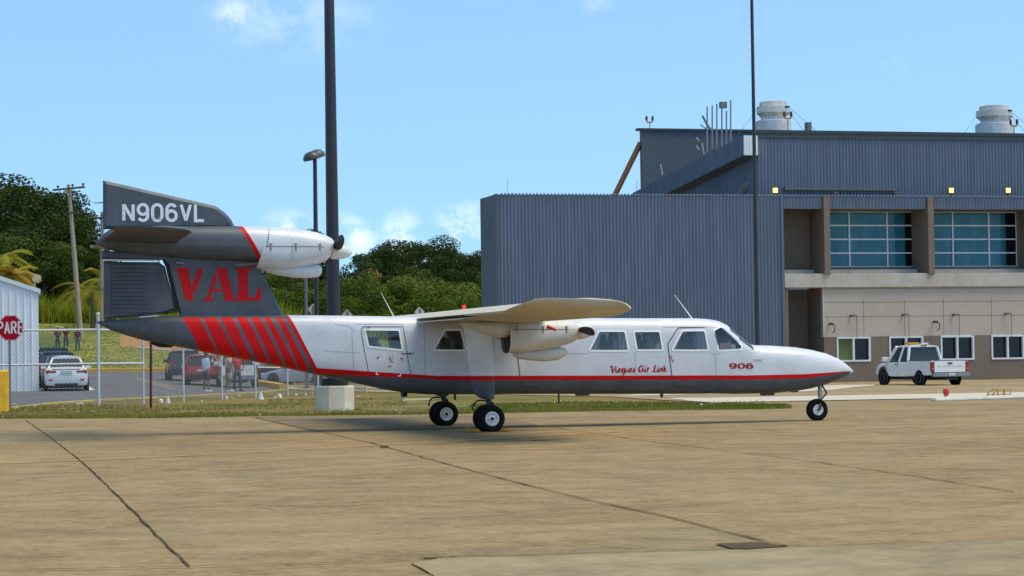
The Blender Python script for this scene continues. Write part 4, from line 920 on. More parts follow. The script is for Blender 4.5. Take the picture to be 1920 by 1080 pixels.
TV = {'d1': mk('d', LDARK, 11, 12, 5.5, 30, 430, .34, .65, .25), 'd2': mk('d', LDARK, 12, 13, 6.5, 34, 430, .34, .6, .3), 'd3': mk('d', LDARK, 13, 10, 5, 26, 440, .32, .7, .2),
      'm1': mk('m', LMID, 21, 9, 4.5, 24, 400, .31, .7, .12), 'm2': mk('m', LMID, 22, 8, 5, 24, 400, .31, .7, .1), 'b1': mk('b', LBRI, 31, 5, 3.6, 20, 330, .26, .75, .02), 'b2': mk('b', LBRI, 32, 4.6, 4.2, 22, 320, .26, .75, .02), 'r1': mk('r', LRED, 33, 5.5, 3.4, 18, 320, .26, .7, .05),
      's1': mk('s', LDARK, 41, 12, 3.4, 9, 60, .45, .6, .35)}
def tree(kind, px, d, scale, name, label, group, rz=0, top=None, cat='tree'):
    p = gpt(px, d); e = empty(name, (p.x, p.y, p.z-.1), rz, label, cat, group)
    H = {'d1': 12, 'd2': 13, 'd3': 10, 'm1': 9, 'm2': 8, 'b1': 5, 'b2': 4.6, 'r1': 5.5, 's1': 12}[kind]
    if top is not None:
        zt = atD(px, top, d).z; scale = (zt-p.z)/(H*.98)
    e.scale = (scale, scale, scale)
    for nm, me in zip(('crown', 'trunk'), TV[kind]):
        o = bpy.data.objects.new(nm, me); COL.objects.link(o); o.parent = e
    return e
rnd = random.Random(5)
# (kind, px, depth, top py, where)
left = [('d1', -30, 232, 345), ('d2', 18, 238, 340), ('d3', 52, 230, 352), ('d1', 84, 236, 366), ('d3', 104, 226, 396), ('m1', 128, 232, 428), ('m2', 150, 228, 470), ('m1', 176, 230, 492), ('d3', 40, 222, 425), ('m2', 80, 219, 455), ('m1', 110, 221, 480), ('m2', 200, 234, 500), ('b2', 160, 214, 545), ('b1', 190, 216, 540), ('m2', -5, 219, 440), ('d3', 168, 246, 462)]
wherel = ['cut off by the left edge of the photo', 'tallest of the dark trees above the white shed', 'its top just left of the wooden pole top', 'the wooden utility pole crosses its right flank', 'directly behind the wooden utility pole', 'right of the wooden pole, against the sky', 'low, between the wooden pole and the tail fin', 'low, touching the rudder edge', 'above the shed roof, behind the palm', 'behind the floodlight on the shed', 'lower one behind the leaning pole foot', 'mostly hidden behind the rudder', 'behind the three people on the hill', 'beside the rudder, low and bright', 'behind the shed roof at the far left', 'beyond the gap left of the tail']
for (k, px, d, top), wh in zip(left, wherel):
    tree(k, px, d, 1, 'broadleaf_tree' if k[0] in 'dm' else 'bush', ('dark green tree, ' if k[0] == 'd' else 'mid green tree, ' if k[0] == 'm' else 'bright green bush, ')+wh, 'trees on the hillside at the left', rnd.uniform(0, 6), top, 'tree' if k[0] in 'dm' else 'bush')
mid = [('d3', 545, 262, 430), ('d2', 700, 268, 478), ('d1', 735, 262, 466), ('d2', 785, 266, 447), ('d1', 815, 258, 462), ('d3', 850, 262, 478), ('d2', 890, 264, 473), ('d1', 930, 266, 478), ('d3', 575, 262, 470), ('d3', 640, 266, 505), ('s1', 672, 240, 458),
       ('m1', 500, 240, 520), ('m2', 540, 238, 512), ('m1', 595, 240, 530), ('r1', 730, 236, 505), ('m2', 640, 240, 528), ('m1', 780, 240, 512), ('r1', 800, 238, 515), ('m2', 840, 240, 530), ('d3', 885, 244, 500), ('m1', 915, 242, 520),
       ('b1', 505, 224, 545), ('b2', 560, 222, 548), ('b1', 610, 224, 540), ('b2', 655, 222, 530), ('b1', 700, 225, 520), ('b2', 745, 224, 526), ('b1', 790, 226, 528), ('b2', 832, 224, 540), ('b1', 872, 222, 548), ('b2', 905, 224, 545), ('b2', 680, 218, 560), ('b1', 850, 217, 560)]
mid += [('d1', 760, 274, 458), ('d2', 866, 272, 470), ('d3', 712, 258, 486)]
whm = ['its crown just over the tail engine cowling', 'rounded, right of the big light pole', 'left shoulder of the round-topped grove', 'tallest round top of the grove behind the fuselage', 'right of the tallest round top', 'sparse top, right of the grove', 'behind the corner of the grey building', 'cut off by the grey building', 'between the two light poles', 'just right of the big light pole, low', 'thin sparse crown with branches showing, beside the tail spinner',
       'below the tail engine scoop', 'behind the twin-headed lamp pole', 'directly behind the big light pole', 'reddish-brown top in the middle of the thicket', 'behind the small diamond sign by the big pole', 'mid-slope, under the round grove', 'russet, under the tallest tree', 'mid-slope, above the far diamond sign', 'dark, beside the grey building', 'touching the grey building edge',
       'above the slanted tail edge', 'by the left diamond sign', 'at the foot of the big light pole', 'right of the big light pole foot', 'centre of the thicket, above the whip antenna', 'behind the whip antenna', 'left of the white diamond sign', 'right of the white diamond sign', 'left of the red beacon', 'behind the red beacon', 'lowest in front, over the cabin roof', 'lowest in front, over the wing root', 'behind the left half of the tallest round top', 'filling the skyline between the grove and the grey building', 'low, in front of the left shoulder of the grove']
for (k, px, d, top), wh in zip(mid, whm):
    c = {'d': 'dark green tree, ', 's': 'dark tree, ', 'm': 'mid green tree, ', 'r': 'bushy tree, ', 'b': 'bright green bush, '}[k[0]]
    tree(k, px, d, 1, 'bush' if k[0] == 'b' else 'broadleaf_tree', c+wh, 'trees and bushes behind the airplane', rnd.uniform(0, 6), top, 'bush' if k[0] == 'b' else 'tree')
# palms
def palm(px, d, top, th, label, hue, n=13, L_=2.6, seed=1):
    r = random.Random(seed); p = gpt(px, d); e = empty('palm', p, 0, label, 'palm', 'young palms with yellowing fronds at the hill foot'); zt = atD(px, top, d).z-p.z
    bm = NB(); tube(bm, [(0, 0, -.2), (.05, 0, zt*.3), (0, .05, zt*th)], [.22, .17, .14], 8); link('trunk', bm, BARK, e)
    bm = NB(); c = Vector((0, 0, zt*th))
    for i in range(n):
        a = i*2.4+r.uniform(-.3, .3); up = r.uniform(.25, 1.1); pts = []
        for k in range(9):
            t = k/8; rr = L_*t*math.cos(up*.55); z = L_*(math.sin(up)*t-1.05*t*t*(1.15-up*.5)); pts.append(c+Vector((math.cos(a)*rr, math.sin(a)*rr, z)))
        tube(bm, pts, [.03*(1-.8*k/8) for k in range(9)], 4)
        for k in range(1, 9):
            for s in (-1, 1):
                for q in range(4):
                    b = pts[k-1].lerp(pts[k], q/4); t = (pts[k]-pts[k-1]).normalized(); sd_ = Vector((-math.sin(a), math.cos(a), 0))*s; ln = .75*math.sin(math.pi*min(1, (k+q/4)/9.2))+.12
                    tip = b+sd_*ln*.8+t*ln*.5+Vector((0, 0, -.28*ln)); bm.faces.new([bm.verts.new(b), bm.verts.new(b+t*.09), bm.verts.new(tip)])
    link('fronds', bm, hue, e, recalc=False)
PY = leaf_mat('palm_yellow', (.12, .15, .01), (.26, .27, .02), (.42, .33, .03)); PO = leaf_mat('palm_orange', (.12, .13, .012), (.27, .22, .02), (.40, .25, .03))
palm(2, 165, 462, .88, 'yellow-green palm rising over the white shed, its upper fronds light green', PY, 14, 2.8, 1)
palm(20, 150, 500, .92, 'orange-yellow palm with drooping fronds, lower one above the shed roof', PO, 14, 2.3, 2)
palm(172, 200, 500, .6, 'yellow palm beside the foot of the wooden utility pole', PO, 14, 4.6, 3)
palm(196, 205, 470, .6, 'green palm half hidden behind the rudder', PY, 13, 4, 4)
# ================================================================== AIRPORT BUILDING
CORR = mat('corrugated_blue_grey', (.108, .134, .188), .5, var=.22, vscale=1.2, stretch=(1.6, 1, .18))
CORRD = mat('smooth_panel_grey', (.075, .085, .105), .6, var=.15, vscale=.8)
CAP = mat('roof_cap_dark', (.03, .045, .05), .6)
TAUPE = ground_mat('taupe_wall', [(.3, (.17, .13, .098)), (.5, (.205, .158, .12)), (.7, (.235, .185, .145))], scales=(.3, 1.5, 8), bump=.1, rough=.85)
BEIGE = ground_mat('beige_wall', [(.3, (.44, .36, .29)), (.5, (.51, .42, .345)), (.7, (.56, .47, .39))], scales=(.25, 1.2, 9), bump=.1, rough=.85)
LEDGE = ground_mat('ledge_concrete', [(.3, (.38, .33, .27)), (.5, (.52, .46, .39)), (.7, (.62, .57, .5))], scales=(.8, 3, 12), bump=.1)
bo = atY(1500, 700, YB); BZ = -.36
BLD = empty('airport_building', (bo.x, YB, BZ), 0, 'grey corrugated airport building with beige lower wall and gridded blue windows behind the airplane nose', 'building')
def corr(x0, x1, z0, z1, y, name, m=CORR, pitch=.19, amp=.022, depth=.25, ztop=None, par=BLD):
    """corrugated sheet facing -y, closed at the back"""
    n = max(8, int((x1-x0)/pitch*8)); bm = NB(); f, b = [], []
    for i in range(n+1):
        x = x0+(x1-x0)*i/n; yy = y-amp*math.sin(2*math.pi*(x-x0)/pitch)*(1 if True else 0); zt = ztop(x) if ztop else z1; zb = z0(x) if callable(z0) else z0
        f.append((bm.verts.new((x, yy, zb)), bm.verts.new((x, yy, zt)))); b.append((bm.verts.new((x, y+depth, zb)), bm.verts.new((x, y+depth, zt))))
    for i in range(n):
        bm.faces.new((f[i][0], f[i+1][0], f[i+1][1], f[i][1])); bm.faces.new((b[i+1][0], b[i][0], b[i][1], b[i+1][1])); bm.faces.new((f[i][1], f[i+1][1], b[i+1][1], b[i][1])); bm.faces.new((f[i+1][0], f[i][0], b[i][0], b[i+1][0]))
    bm.faces.new((f[0][0], f[0][1], b[0][1], b[0][0])); bm.faces.new((f[-1][1], f[-1][0], b[-1][0], b[-1][1]))
    return link(name, bm, m, par, world=True, recalc=True)
def bxw(name, a, b, m, par=BLD, bev=0):
    bm = NB(); box2(bm, a, b)
    if bev: bmesh.ops.bevel(bm, geom=bm.edges[:], offset=bev, segments=2, affect='EDGES')
    return link(name, bm, m, par, world=True)
def BX(px, py=500, Y=YB): return atY(px, py, Y).x
def BZ_(px, py, Y=YB): return atY(px, py, Y).z
xL, xR = BX(932), BX(1466)
zt1 = BZ_(1200, 366)
# low front block: corrugated front, smooth left side
corr(xL, xR, BZ, zt1, YB, 'corrugated_front')
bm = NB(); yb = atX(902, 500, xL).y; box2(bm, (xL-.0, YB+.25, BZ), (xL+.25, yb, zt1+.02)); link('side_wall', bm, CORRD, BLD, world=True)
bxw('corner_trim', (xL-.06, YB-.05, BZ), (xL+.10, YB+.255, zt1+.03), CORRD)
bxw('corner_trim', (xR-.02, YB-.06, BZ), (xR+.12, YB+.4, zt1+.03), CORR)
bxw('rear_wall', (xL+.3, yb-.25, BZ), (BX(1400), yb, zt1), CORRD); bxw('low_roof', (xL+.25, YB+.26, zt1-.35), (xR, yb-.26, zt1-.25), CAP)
# drip edge: small bright wave along the top
bm = NB(); n = int((BX(2150)-xL)/.19); 
for i in range(n):
    x = xL+.19*(i+.5); 
    if x > xL+.1: box(bm, (x, YB-.03, zt1+.035), (.10, .08, .07))
dr = link('top_flashing', bm, mat('flashing', (.22, .26, .33), .5), BLD, world=True)
# right wing: fascia, piers, recesses
xE = BX(2150); zf = BZ_(1700, 392)
corr(xR+.13, xE, zf, zt1, YB, 'corrugated_fascia')
yR = YB+1.9                                  # recessed wall plane
zl0, zl1 = BZ_(1700, 539), BZ_(1700, 512)     # ledge
YL = YB+.15
bxw('ledge', (xR+.13, YL-.15, zl0+.02), (xE, yR+.25, zl1), LEDGE, bev=.03)
bm = NB(); prism(bm, [(xR+.13, zl1), (xE, zl1), (xE, zl1+.25), (xR+.13, zl1+.25)], yR-.55, yR+.2)
link('sill_slope', bm, LEDGE, BLD, world=True)
def wall_x(name, xa, xb, za, zb, y, m, th=.25): return bxw(name, (xa, y, za), (xb, y+th, zb), m)
W1 = (BX(1556, 450, yR), BX(1719, 450, yR)); W2 = (BX(1752, 450, yR), BX(1907, 450, yR)); W3 = (BX(1950, 450, yR), BX(2120, 450, yR))
zw0, zw1 = BZ_(1700, 500, yR), BZ_(1700, 397, yR)
GL2 = mat('blue_window_glass', (.03, .20, .26), .08, spec=.35, vscale=.9, col2=(.012, .10, .15), stretch=(1.6, 1, .5)); GLK = mat('dark_window_glass', (.010, .010, .014), .06, spec=.3)
MULL = mat('mullion_white', (.8, .8, .82), .5)
xs = [xR+.13, W1[0], W1[1], W2[0], W2[1], W3[0], xE]
wall_x('recess_wall', xs[0], xs[1], zl1+.25, zf+.4, yR, TAUPE); wall_x('recess_wall', xs[2], xs[3], zl1+.25, zf+.4, yR, TAUPE); wall_x('recess_wall', xs[4], xs[5], zl1+.25, zf+.4, yR, TAUPE)
for a, b in (W1, W2, W3):
    wall_x('recess_wall', a, b, zw1, zf+.4, yR, TAUPE); wall_x('recess_wall', a, b, zl1+.25, zw0, yR, TAUPE)
bxw('soffit', (xR+.13, YB+.26, zf+.02), (xE, yR-.003, zf+.10), TAUPE)
def big_window(a, b, nm='upper_window'):
    w_ = b-a; g = bxw(nm, (a+.03, yR+.13, zw0+.03), (b-.03, yR+.16, zw1-.03), GL2)
    g['label'] = 'blue upper window gridded by white bars'
    bm = NB(); t = .035
    for i in range(5):
        z = lerp(zw0, zw1, i/4); box2(bm, (a, yR+.06, z-(t if i else 0)-.0), (b, yR+.128, z+(t if i < 4 else 0)))
    link('window_frame', bm, MULL, g, world=True)
    for fx in (.228, .665, 1):
        x = a+w_*fx; bm = NB(); box2(bm, (x-.035, yR+.05, zw0), (x+.035, yR+.127, zw1)); link('window_mullion', bm, MULL, g, world=True)
    bxw('dark_pane', (a+w_*.875, yR+.09, zw0+.03), (b-.04, yR+.125, zw1-.03), GLK, g)
for a, b in (W1, W2, W3): big_window(a, b)
for px in (1551, 1746, 1950, 2145):
    x = BX(px, 450, YB-.1); bm = NB(); prism(bm, [(YB-.12, zt1-.02), (yR+.1, zt1-.02), (yR+.1, zl1+.02), (YB+.1, zl1+.02-.0), (YB-.12, zl1-.08)], 0, .34)
    for v in bm.verts: v.co = Vector((x-.17+v.co.y, v.co.x, v.co.z))
    link('pier', bm, TAUPE, BLD, world=True)
# ground floor
zb1 = BZ_(1700, 630); xj = BX(1547, 600)
bxw('beige_wall', (xj, YB+.2, zb1), (xE, YB+.5, zl0+.02), BEIGE)
WN = [(1568.5, 1632), (1667, 1731), (1763.5, 1826), (1858.5, 1920), (1960, 2020)]
zw2, zw3 = BZ_(1700, 676.5, YB+.2), BZ_(1700, 630.5, YB+.2)
prevx = xj
for pa, pb in WN+[(None, None)]:
    a = BX(pa, 650, YB+.2) if pa else xE
    bxw('taupe_wall', (prevx, YB+.197, BZ-.3), (a, YB+.5, zb1), TAUPE)
    if pa:
        b = BX(pb, 650, YB+.2); bxw('taupe_wall', (a, YB+.197, BZ-.3), (b, YB+.5, zw2), TAUPE)
        g = bxw('lower_window', (a, YB+.36, zw2), (b, YB+.39, zw3), GLK); mid_ = (a+b)/2
        if pa < 1600:
            bxw('green_blind', (a+.08, YB+.32, zw2+.08), (mid_-.04, YB+.355, zw3-.08), mat('green_blind', (.13, .17, .05), .7, var=.35, vscale=3), g); g['label'] = 'white framed window with a green pane at its left'
        bm = NB()
        for q in (((a, zw2), (a+.09, zw3)), ((b-.09, zw2), (b, zw3)), ((mid_-.05, zw2), (mid_+.05, zw3)), ((a, zw2), (b, zw2+.09)), ((a, zw3-.09), (b, zw3))):
            box2(bm, (q[0][0], YB+.15-(.003 if q[0][0] == mid_-.05 else 0)-(.006 if q[1][0]-q[0][0] > 1 else 0), q[0][1]), (q[1][0], YB+.32, q[1][1]))
        link('window_frame', bm, mat('window_white', (.72, .73, .74), .5), g, world=True); prevx = b
# panel joints in the beige wall
for px in (1620, 1697, 1770, 1860, 1930): bxw('wall_joint', (BX(px), YB+.192, BZ_(1700, 629)), (BX(px)+.025, YB+.199, BZ_(1700, 560)), mat('wall_joint', (.22, .18, .15), .9))
for py in (541, 566, 593): bxw('wall_joint', (xj+.1, YB+.192, BZ_(1700, py)), (xE, YB+.199, BZ_(1700, py)+.022), mat('wall_joint', (.22, .18, .15), .9))
bxw('jamb', (xR+.13, YB+.1, BZ), (BX(1478), YB+.6, zl0+.02), TAUPE)
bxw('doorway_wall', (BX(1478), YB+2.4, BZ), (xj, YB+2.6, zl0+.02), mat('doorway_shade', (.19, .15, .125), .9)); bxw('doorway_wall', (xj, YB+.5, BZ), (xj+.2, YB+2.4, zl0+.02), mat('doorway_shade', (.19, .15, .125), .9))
bxw('corner_bead', (xj-.03, YB+.17, zb1), (xj+.02, YB+.24, zl0+.02), mat('bead', (.6, .57, .52), .6))
IRON = mat('dark_iron', (.05, .045, .04), .6)
for px, py in ((1603, 592), (1701, 590), (1795, 590), (1893, 588)):
    p = atY(px, py, YB+.1); bm = NB(); zt = p.z; tube(bm, [(p.x-.22, YB+.02, zt), (p.x, YB-.05, zt+.03), (p.x+.02, YB-.06, zt-.05)], .03, 6); box(bm, (p.x-.22, YB+.1, zt), (.1, .2, .08))
    for k in range(14): box(bm, (p.x+.02, YB-.06, zt-.1-k*.095), (.035, .035, .06))
    link('rain_chain', bm, IRON, BLD, world=True)
for px, py in ((1558, 612), (1754, 608)):
    p = atY(px, py, YB); bm = NB(); tube(bm, [(p.x-.05, YB+.2, p.z+.1), (p.x, YB-.15, p.z+.15), (p.x+.15, YB-.2, p.z), (p.x+.12, YB-.2, p.z-.25), (p.x, YB-.2, p.z-.35)], .03, 6); box(bm, (p.x-.02, YB-.05, p.z+.13), (.2, .2, .12)); link('wall_hose_bracket', bm, IRON, BLD, world=True)
# upper mass, set back
YU = YB+1.6; xU = BX(1421, 300, YU); zr = BZ_(1670, 249, YU); zb_ = zt1-.3
corr(xU, xE+1, zb_, zr, YU, 'corrugated_upper_wall')
bxw('roof_cap', (xU-.1, YU-.12, zr-.12), (xE+1.1, YU+.5, zr+.06), CAP); bxw('gutter_band', (xU, YU-.08, zr-.36), (xE+1, YU-.03, zr-.125), mat('gutter_grey', (.05, .06, .075), .6))
bxw('upper_roof', (xU+.3, YU+.26, zr-.5), (xE+1, YU+8, zr-.3), CAP); bxw('low_roof', (xR-.5, YB+.26, zt1-.36), (xE, YU-.05, zt1-.26), CAP)
# side overhang sloping down to the back, with pale front end
xs0 = BX(1394, 270, YU)-.0; zc1 = BZ_(1395, 254, YU); zc0 = BZ_(1400, 291, YU)
pb_ = atX(1186, 362, xs0); Yb2 = pb_.y; zb2t = pb_.z; print('side', xs0, xU, Yb2, zb2t, zc1)
bm = NB()
n = int((Yb2-YU)/.19*6); rows = []
for i in range(n+1):
    t = i/n; y = lerp(YU, Yb2, t); xx = xs0-.028*math.sin(2*math.pi*(y-YU)/.19); zt = lerp(zc1, zb2t, t); rows.append((bm.verts.new((xx, y, zt-(zc1-zc0))), bm.verts.new((xx, y, zt)), bm.verts.new((xU+.4, y, zt)), bm.verts.new((xU+.4, y, zt-(zc1-zc0)))))
for a, b in zip(rows, rows[1:]):
    for k in range(4): bm.faces.new((a[k], b[k], b[(k+1) % 4], a[(k+1) % 4]))
bm.faces.new(rows[0]); bm.faces.new(rows[-1]); link('sloping_fascia', bm, CORR, BLD, world=True)
corr(xs0, xU-.0, zc0, zc1, YU-.06, 'fascia_end', m=mat('pale_corrugated', (.75, .76, .78), .5), pitch=.16, depth=.05)
# side wall under the overhang
bm = NB(); rows = []
for i in range(n+1):
    t = i/n; y = lerp(YU+.1, Yb2, t); xx = xU-.028*math.sin(2*math.pi*(y-YU)/.19); zt = lerp(zc1, zb2t, t)-(zc1-zc0)-.002; rows.append((bm.verts.new((xx, y, zt1-1.5)), bm.verts.new((xx, y, zt))))
for a, b in zip(rows, rows[1:]): bm.faces.new((a[0], b[0], b[1], a[1]))
link('corrugated_side_wall', bm, CORR, BLD, world=True)
bxw('fascia_soffit_beam', (xU-.35, YU+.02, zc0-.14), (xU-.03, YU+.3, zc0-.003), CAP)
# tall rear screen wall with brown brace
YS = Yb2+.4; xa = BX(1203, 300, YS); xb = BX(1440, 300, YS); zs = BZ_(1300, 246, YS)
bxw('rear_screen_wall', (xa, YS, BZ), (xb, YS+.3, zs), mat('screen_wall', (.07, .085, .11), .6, var=.12, vscale=.3)); bxw('screen_cap', (xa-.25, YS-.15, zs), (xb, YS+.4, zs+.14), CAP)
bm = NB(); p0, p1 = atY(1201, 268, YS+.2), atY(1150, 372, YS+.2); p2 = p0.lerp(p1, 1.25); tube(bm, [p0, p2], .18, 4); link('brace', bm, mat('brace_rust', (.20, .075, .03), .7), BLD, world=True)
# roof things
def fan(px0, px1, py_t, py_b, lbl):
    d = YU+4.5; p = atY((px0+px1)/2, py_b, d); r = abs(atY(px1, py_b, d).x-atY(px0, py_b, d).x)/2; h = atY(px0, py_t, d).z-p.z; zb = zr-.3
    M = mat('galvanised_fan', (.66, .60, .52), .4, metal=.35, var=.3, vscale=2.5); root = None
    bm = NB(); lathe(bm, [(r*1.05, zb), (r*1.05, p.z+.28*h), (r*.98, p.z+.30*h), (r*.76, p.z+.32*h), (r*.76, p.z+.44*h)], (p.x, d, 0), 'Z', 28); b = link('roof_fan', bm, mat('fan_curb', (.62, .62, .62), .5, var=.2), BLD, smooth=40, world=True); b['label'] = lbl
    bm = NB(); lathe(bm, [(r*.74, p.z+.40*h), (r*.84, p.z+.48*h), (r*1.0, p.z+.56*h), (r*1.0, p.z+.80*h), (r*.82, p.z+.82*h), (r*.82, p.z+.97*h), (r*.7, p.z+h), (.01, p.z+h)], (p.x, d, 0), 'Z', 32)
    link('fan_hood', bm, M, b, smooth=30, world=True)
    bm = NB()
    for sx in (-1, 1): tube(bm, [(p.x+sx*r*.8, d, p.z+.9*h), (p.x+sx*(r+1.6), d-1, zr+.1)], .012, 4); tube(bm, [(p.x+sx*r*.8, d-.3, p.z+.7*h), (p.x+sx*(r+.7), d-1, zr+.1)], .012, 4)
    link('guy_wire', bm, IRON, b, world=True); bxw('fan_vent', (p.x+.35, d-r*.93-.02, p.z+.72*h), (p.x+.62, d-r*.9, p.z+.78*h), BLACK, b)
    return p, r
fan(1421, 1480, 190, 242, 'ribbed metal roof fan beside the tall thin pole'); fan(1834, 1896, 198, 247, 'ribbed metal roof fan at the far right of the roof')
def obst(px, py, Y, zb, lbl):
    p = atY(px, py, Y); O = mat('obstruction_orange', (.55, .20, .03), .5); bm = NB(); tube(bm, [(p.x, Y, zb-.1), (p.x, Y, p.z)], .03, 6); tube(bm, [(p.x-.2, Y, p.z+.12), (p.x-.16, Y, p.z), (p.x+.16, Y, p.z), (p.x+.2, Y, p.z+.12)], .055, 8); o = link('warning_lamp', bm, O, BLD, world=True); o['label'] = lbl
    for s in (-.2, .2):
        bm = NB(); lathe(bm, [(.07, p.z+.1), (.085, p.z+.25), (.05, p.z+.38), (.01, p.z+.4)], (p.x+s, Y, 0), 'Z', 10); link('lamp_globe', bm, mat('globe_dark', (.10, .02, .015), .3), o, smooth=40, world=True)
obst(1218, 229, YS, zs, 'twin warning lamp on the far left corner of the high roof'); obst(1477, 222, YU+2, zr, 'warning lamp in front of the left roof fan'); obst(1901, 236, YU+2, zr, 'warning lamp beside the right roof fan')
YA = (YU+Yb2)/2-3
for px, pt, pb2 in ((1326, 200, 282), (1335.5, 198, 276), (1344, 195, 274), (1353.5, 195, 270), (1362, 208, 266), (1370, 188, 262)):
    a, b = atY(px, pb2+4, YA), atY(px, pt, YA); bm = NB(); tube(bm, [a, b], .045, 6); link('antenna_mast', bm, mat('mast_grey', (.30, .30, .31), .5, metal=.4), BLD, world=True)
a = atY(1349, 191, YA); b = atY(1362, 203, YA); bxw('antenna_box', (a.x, YA-.15, b.z), (b.x, YA+.1, a.z), mat('box_grey', (.16, .16, .17), .6), bev=.02)
bm = NB(); tube(bm, [atY(1317, 217, YA), atY(1325, 232, YA), atY(1334, 245, YA)], .06, 6); tube(bm, [atY(1314, 234, YA), atY(1323, 241, YA), atY(1327, 236, YA)], .04, 6); link('antenna_dish', bm, mat('box_grey', (.16, .16, .17), .6), BLD, world=True)
for (a, b) in (((1316, 268), (1320, 289)), ((1305, 273), (1311, 281)), ((1306, 258), (1310, 264)), ((1238.5, 308), (1242, 328))):
    bm = NB(); tube(bm, [atY(*a, YA), atY(*b, YA)], .035, 5); link('small_antenna', bm, mat('antenna_pale', (.5, .5, .5), .5), BLD, world=True)
bm = NB(); tube(bm, [atY(952, 335, YB+1), atY(952, 366, YB+1)], .012, 4); link('small_antenna', bm, STEEL, BLD, world=True)
bm = NB(); tube(bm, [atY(1194, 340, YB+1.5), atY(1194, 366, YB+1.5)], .015, 4); link('small_antenna', bm, STEEL, BLD, world=True)
bxw('roof_equipment', (BX(1499, 240, YU+2), YU+1.5, zr), (BX(1521, 240, YU+2), YU+2.5, zr+.16), CAP); bxw('roof_equipment', (BX(1511, 240, YU+2), YU+1.7, zr+.16), (BX(1518, 240, YU+2), YU+2.2, zr+.72), mat('box_grey', (.16, .16, .17), .6))
# long conduit and lit floodlights
zc = BZ_(1560, 356, YU); bxw('cable_tray', (BX(1468, 356, YU), YU-.3, zc-.05), (BX(1680, 356, YU), YU-.05, zc+.12), mat('tray_grey', (.10, .12, .15), .6), bev=.01)
for px, l in ((1453, 'lit floodlight beside the tall thin pole'), (1783, 'lit floodlight over the second big window'), (1889.5, 'lit floodlight at the far right')):
    p = atY(px, 357, YB+.3); bm = NB(); box(bm, (p.x, YB+.35, p.z), (.36, .2, .34)); bmesh.ops.bevel(bm, geom=bm.edges[:], offset=.04, segments=2, affect='EDGES'); o = link('floodlight', bm, mat('lamp_body', (.25, .2, .1), .5), BLD, world=True); o['label'] = l
    bxw('lamp_lens', (p.x-.13, YB+.235, p.z-.12), (p.x+.13, YB+.247, p.z+.12), mat('lamp_glow', (1, .62, .16), .4, emit=1.6), o); bxw('lamp_arm', (p.x-.04, YB+.3, zt1), (p.x+.04, YB+.36, p.z-.19), IRON, o)
for px in (1565, 1678): p = atY(px, 360, YB+.5); bm = NB(); lathe(bm, [(.16, p.z), (.2, p.z-.12), (.02, p.z-.14)], (p.x, YB+.5, 0), 'Z', 12); bm.verts.ensure_lookup_table(); link('downlight', bm, IRON, BLD, world=True)
p = atY(1395, 353, YB+1.2); bm = NB(); tube(bm, [(p.x-.35, YB+1.2, zt1-.1), (p.x, YB+1.1, p.z), (p.x+.15, YB+1, p.z+.25)], [.18, .22, .12], 8); link('roof_camera', bm, mat('camera_dark', (.05, .055, .06), .5), BLD, smooth=40, world=True)
# ================================================================== WHITE SHED
SH = gpt(70, 92); wx = (gpt(70, 92)-gpt(-120, 92)); WS = mat('shed_white', (.76, .77, .78), .5, var=.08, vscale=1.5)
SHD = empty('metal_shed', SH, -YAW+R_(13), 'white ribbed metal shed with sloping roof edge at the far left', 'shed')
hz = atD(70, 545, 92).z-SH.z; sl = (atD(0, 522, 92).z-atD(70, 545, 92).z)/((gpt(70, 92)-gpt(0, 92)).length); wl = 4.5
bm = NB(); n = int(wl/.30*6); f = []; seq = []
x = 0
while x > -wl: seq += [(x, 0), (x-.20, 0), (x-.23, .04), (x-.27, .04)]; x -= .30
f = [(bm.verts.new((a, -b, -.1)), bm.verts.new((a, -b, hz-a*sl))) for a, b in seq]
for a, b in zip(f, f[1:]): bm.faces.new((a[0], a[1], b[1], b[0]))
link('ribbed_wall', bm, WS, SHD)
bm = NB(); box2(bm, (-.02, .01, -.1), (0.03, 9, hz-.02)); link('side_wall', bm, WS, SHD)
bm = NB(); prism(bm, [(.12, hz-.12), (.12, hz+.06), (-wl, hz+.06+sl*(wl+.12)), (-wl, hz-.12+sl*(wl+.12))], -.12, .1); link('roof_trim', bm, mat('trim_white', (.66, .68, .70), .5), SHD)
bm = NB(); prism(bm, [(.12, hz), (-wl, hz+sl*wl+.02), (-wl, hz+sl*wl+.06), (.12, hz+.05)], .1, 9); link('roof', bm, WS, SHD)
fl = atD(69, 522, 93); bm = NB(); box(bm, (fl-SH).to_tuple(), (.36, .3, .34), Matrix.Rotation(.3, 3, 'Y')); bmesh.ops.bevel(bm, geom=bm.edges[:], offset=.05, segments=2, affect='EDGES')
for v in bm.verts: v.co = Matrix.Rotation(0, 3, 'Z') @ v.co
o = link('shed_floodlight', bm, mat('lamp_tan', (.42, .32, .2), .5, var=.3), SHD); rl = Matrix.Rotation(YAW-R_(13), 3, 'Z')
me_ = o.data
for v in me_.vertices: v.co = rl @ v.co
bm = NB(); q = rl @ (fl-SH); tube(bm, [(q.x-.08, q.y, hz-.05), (q.x-.08, q.y, q.z-.1)], .03, 6); link('lamp_arm', bm, STEEL, SHD)
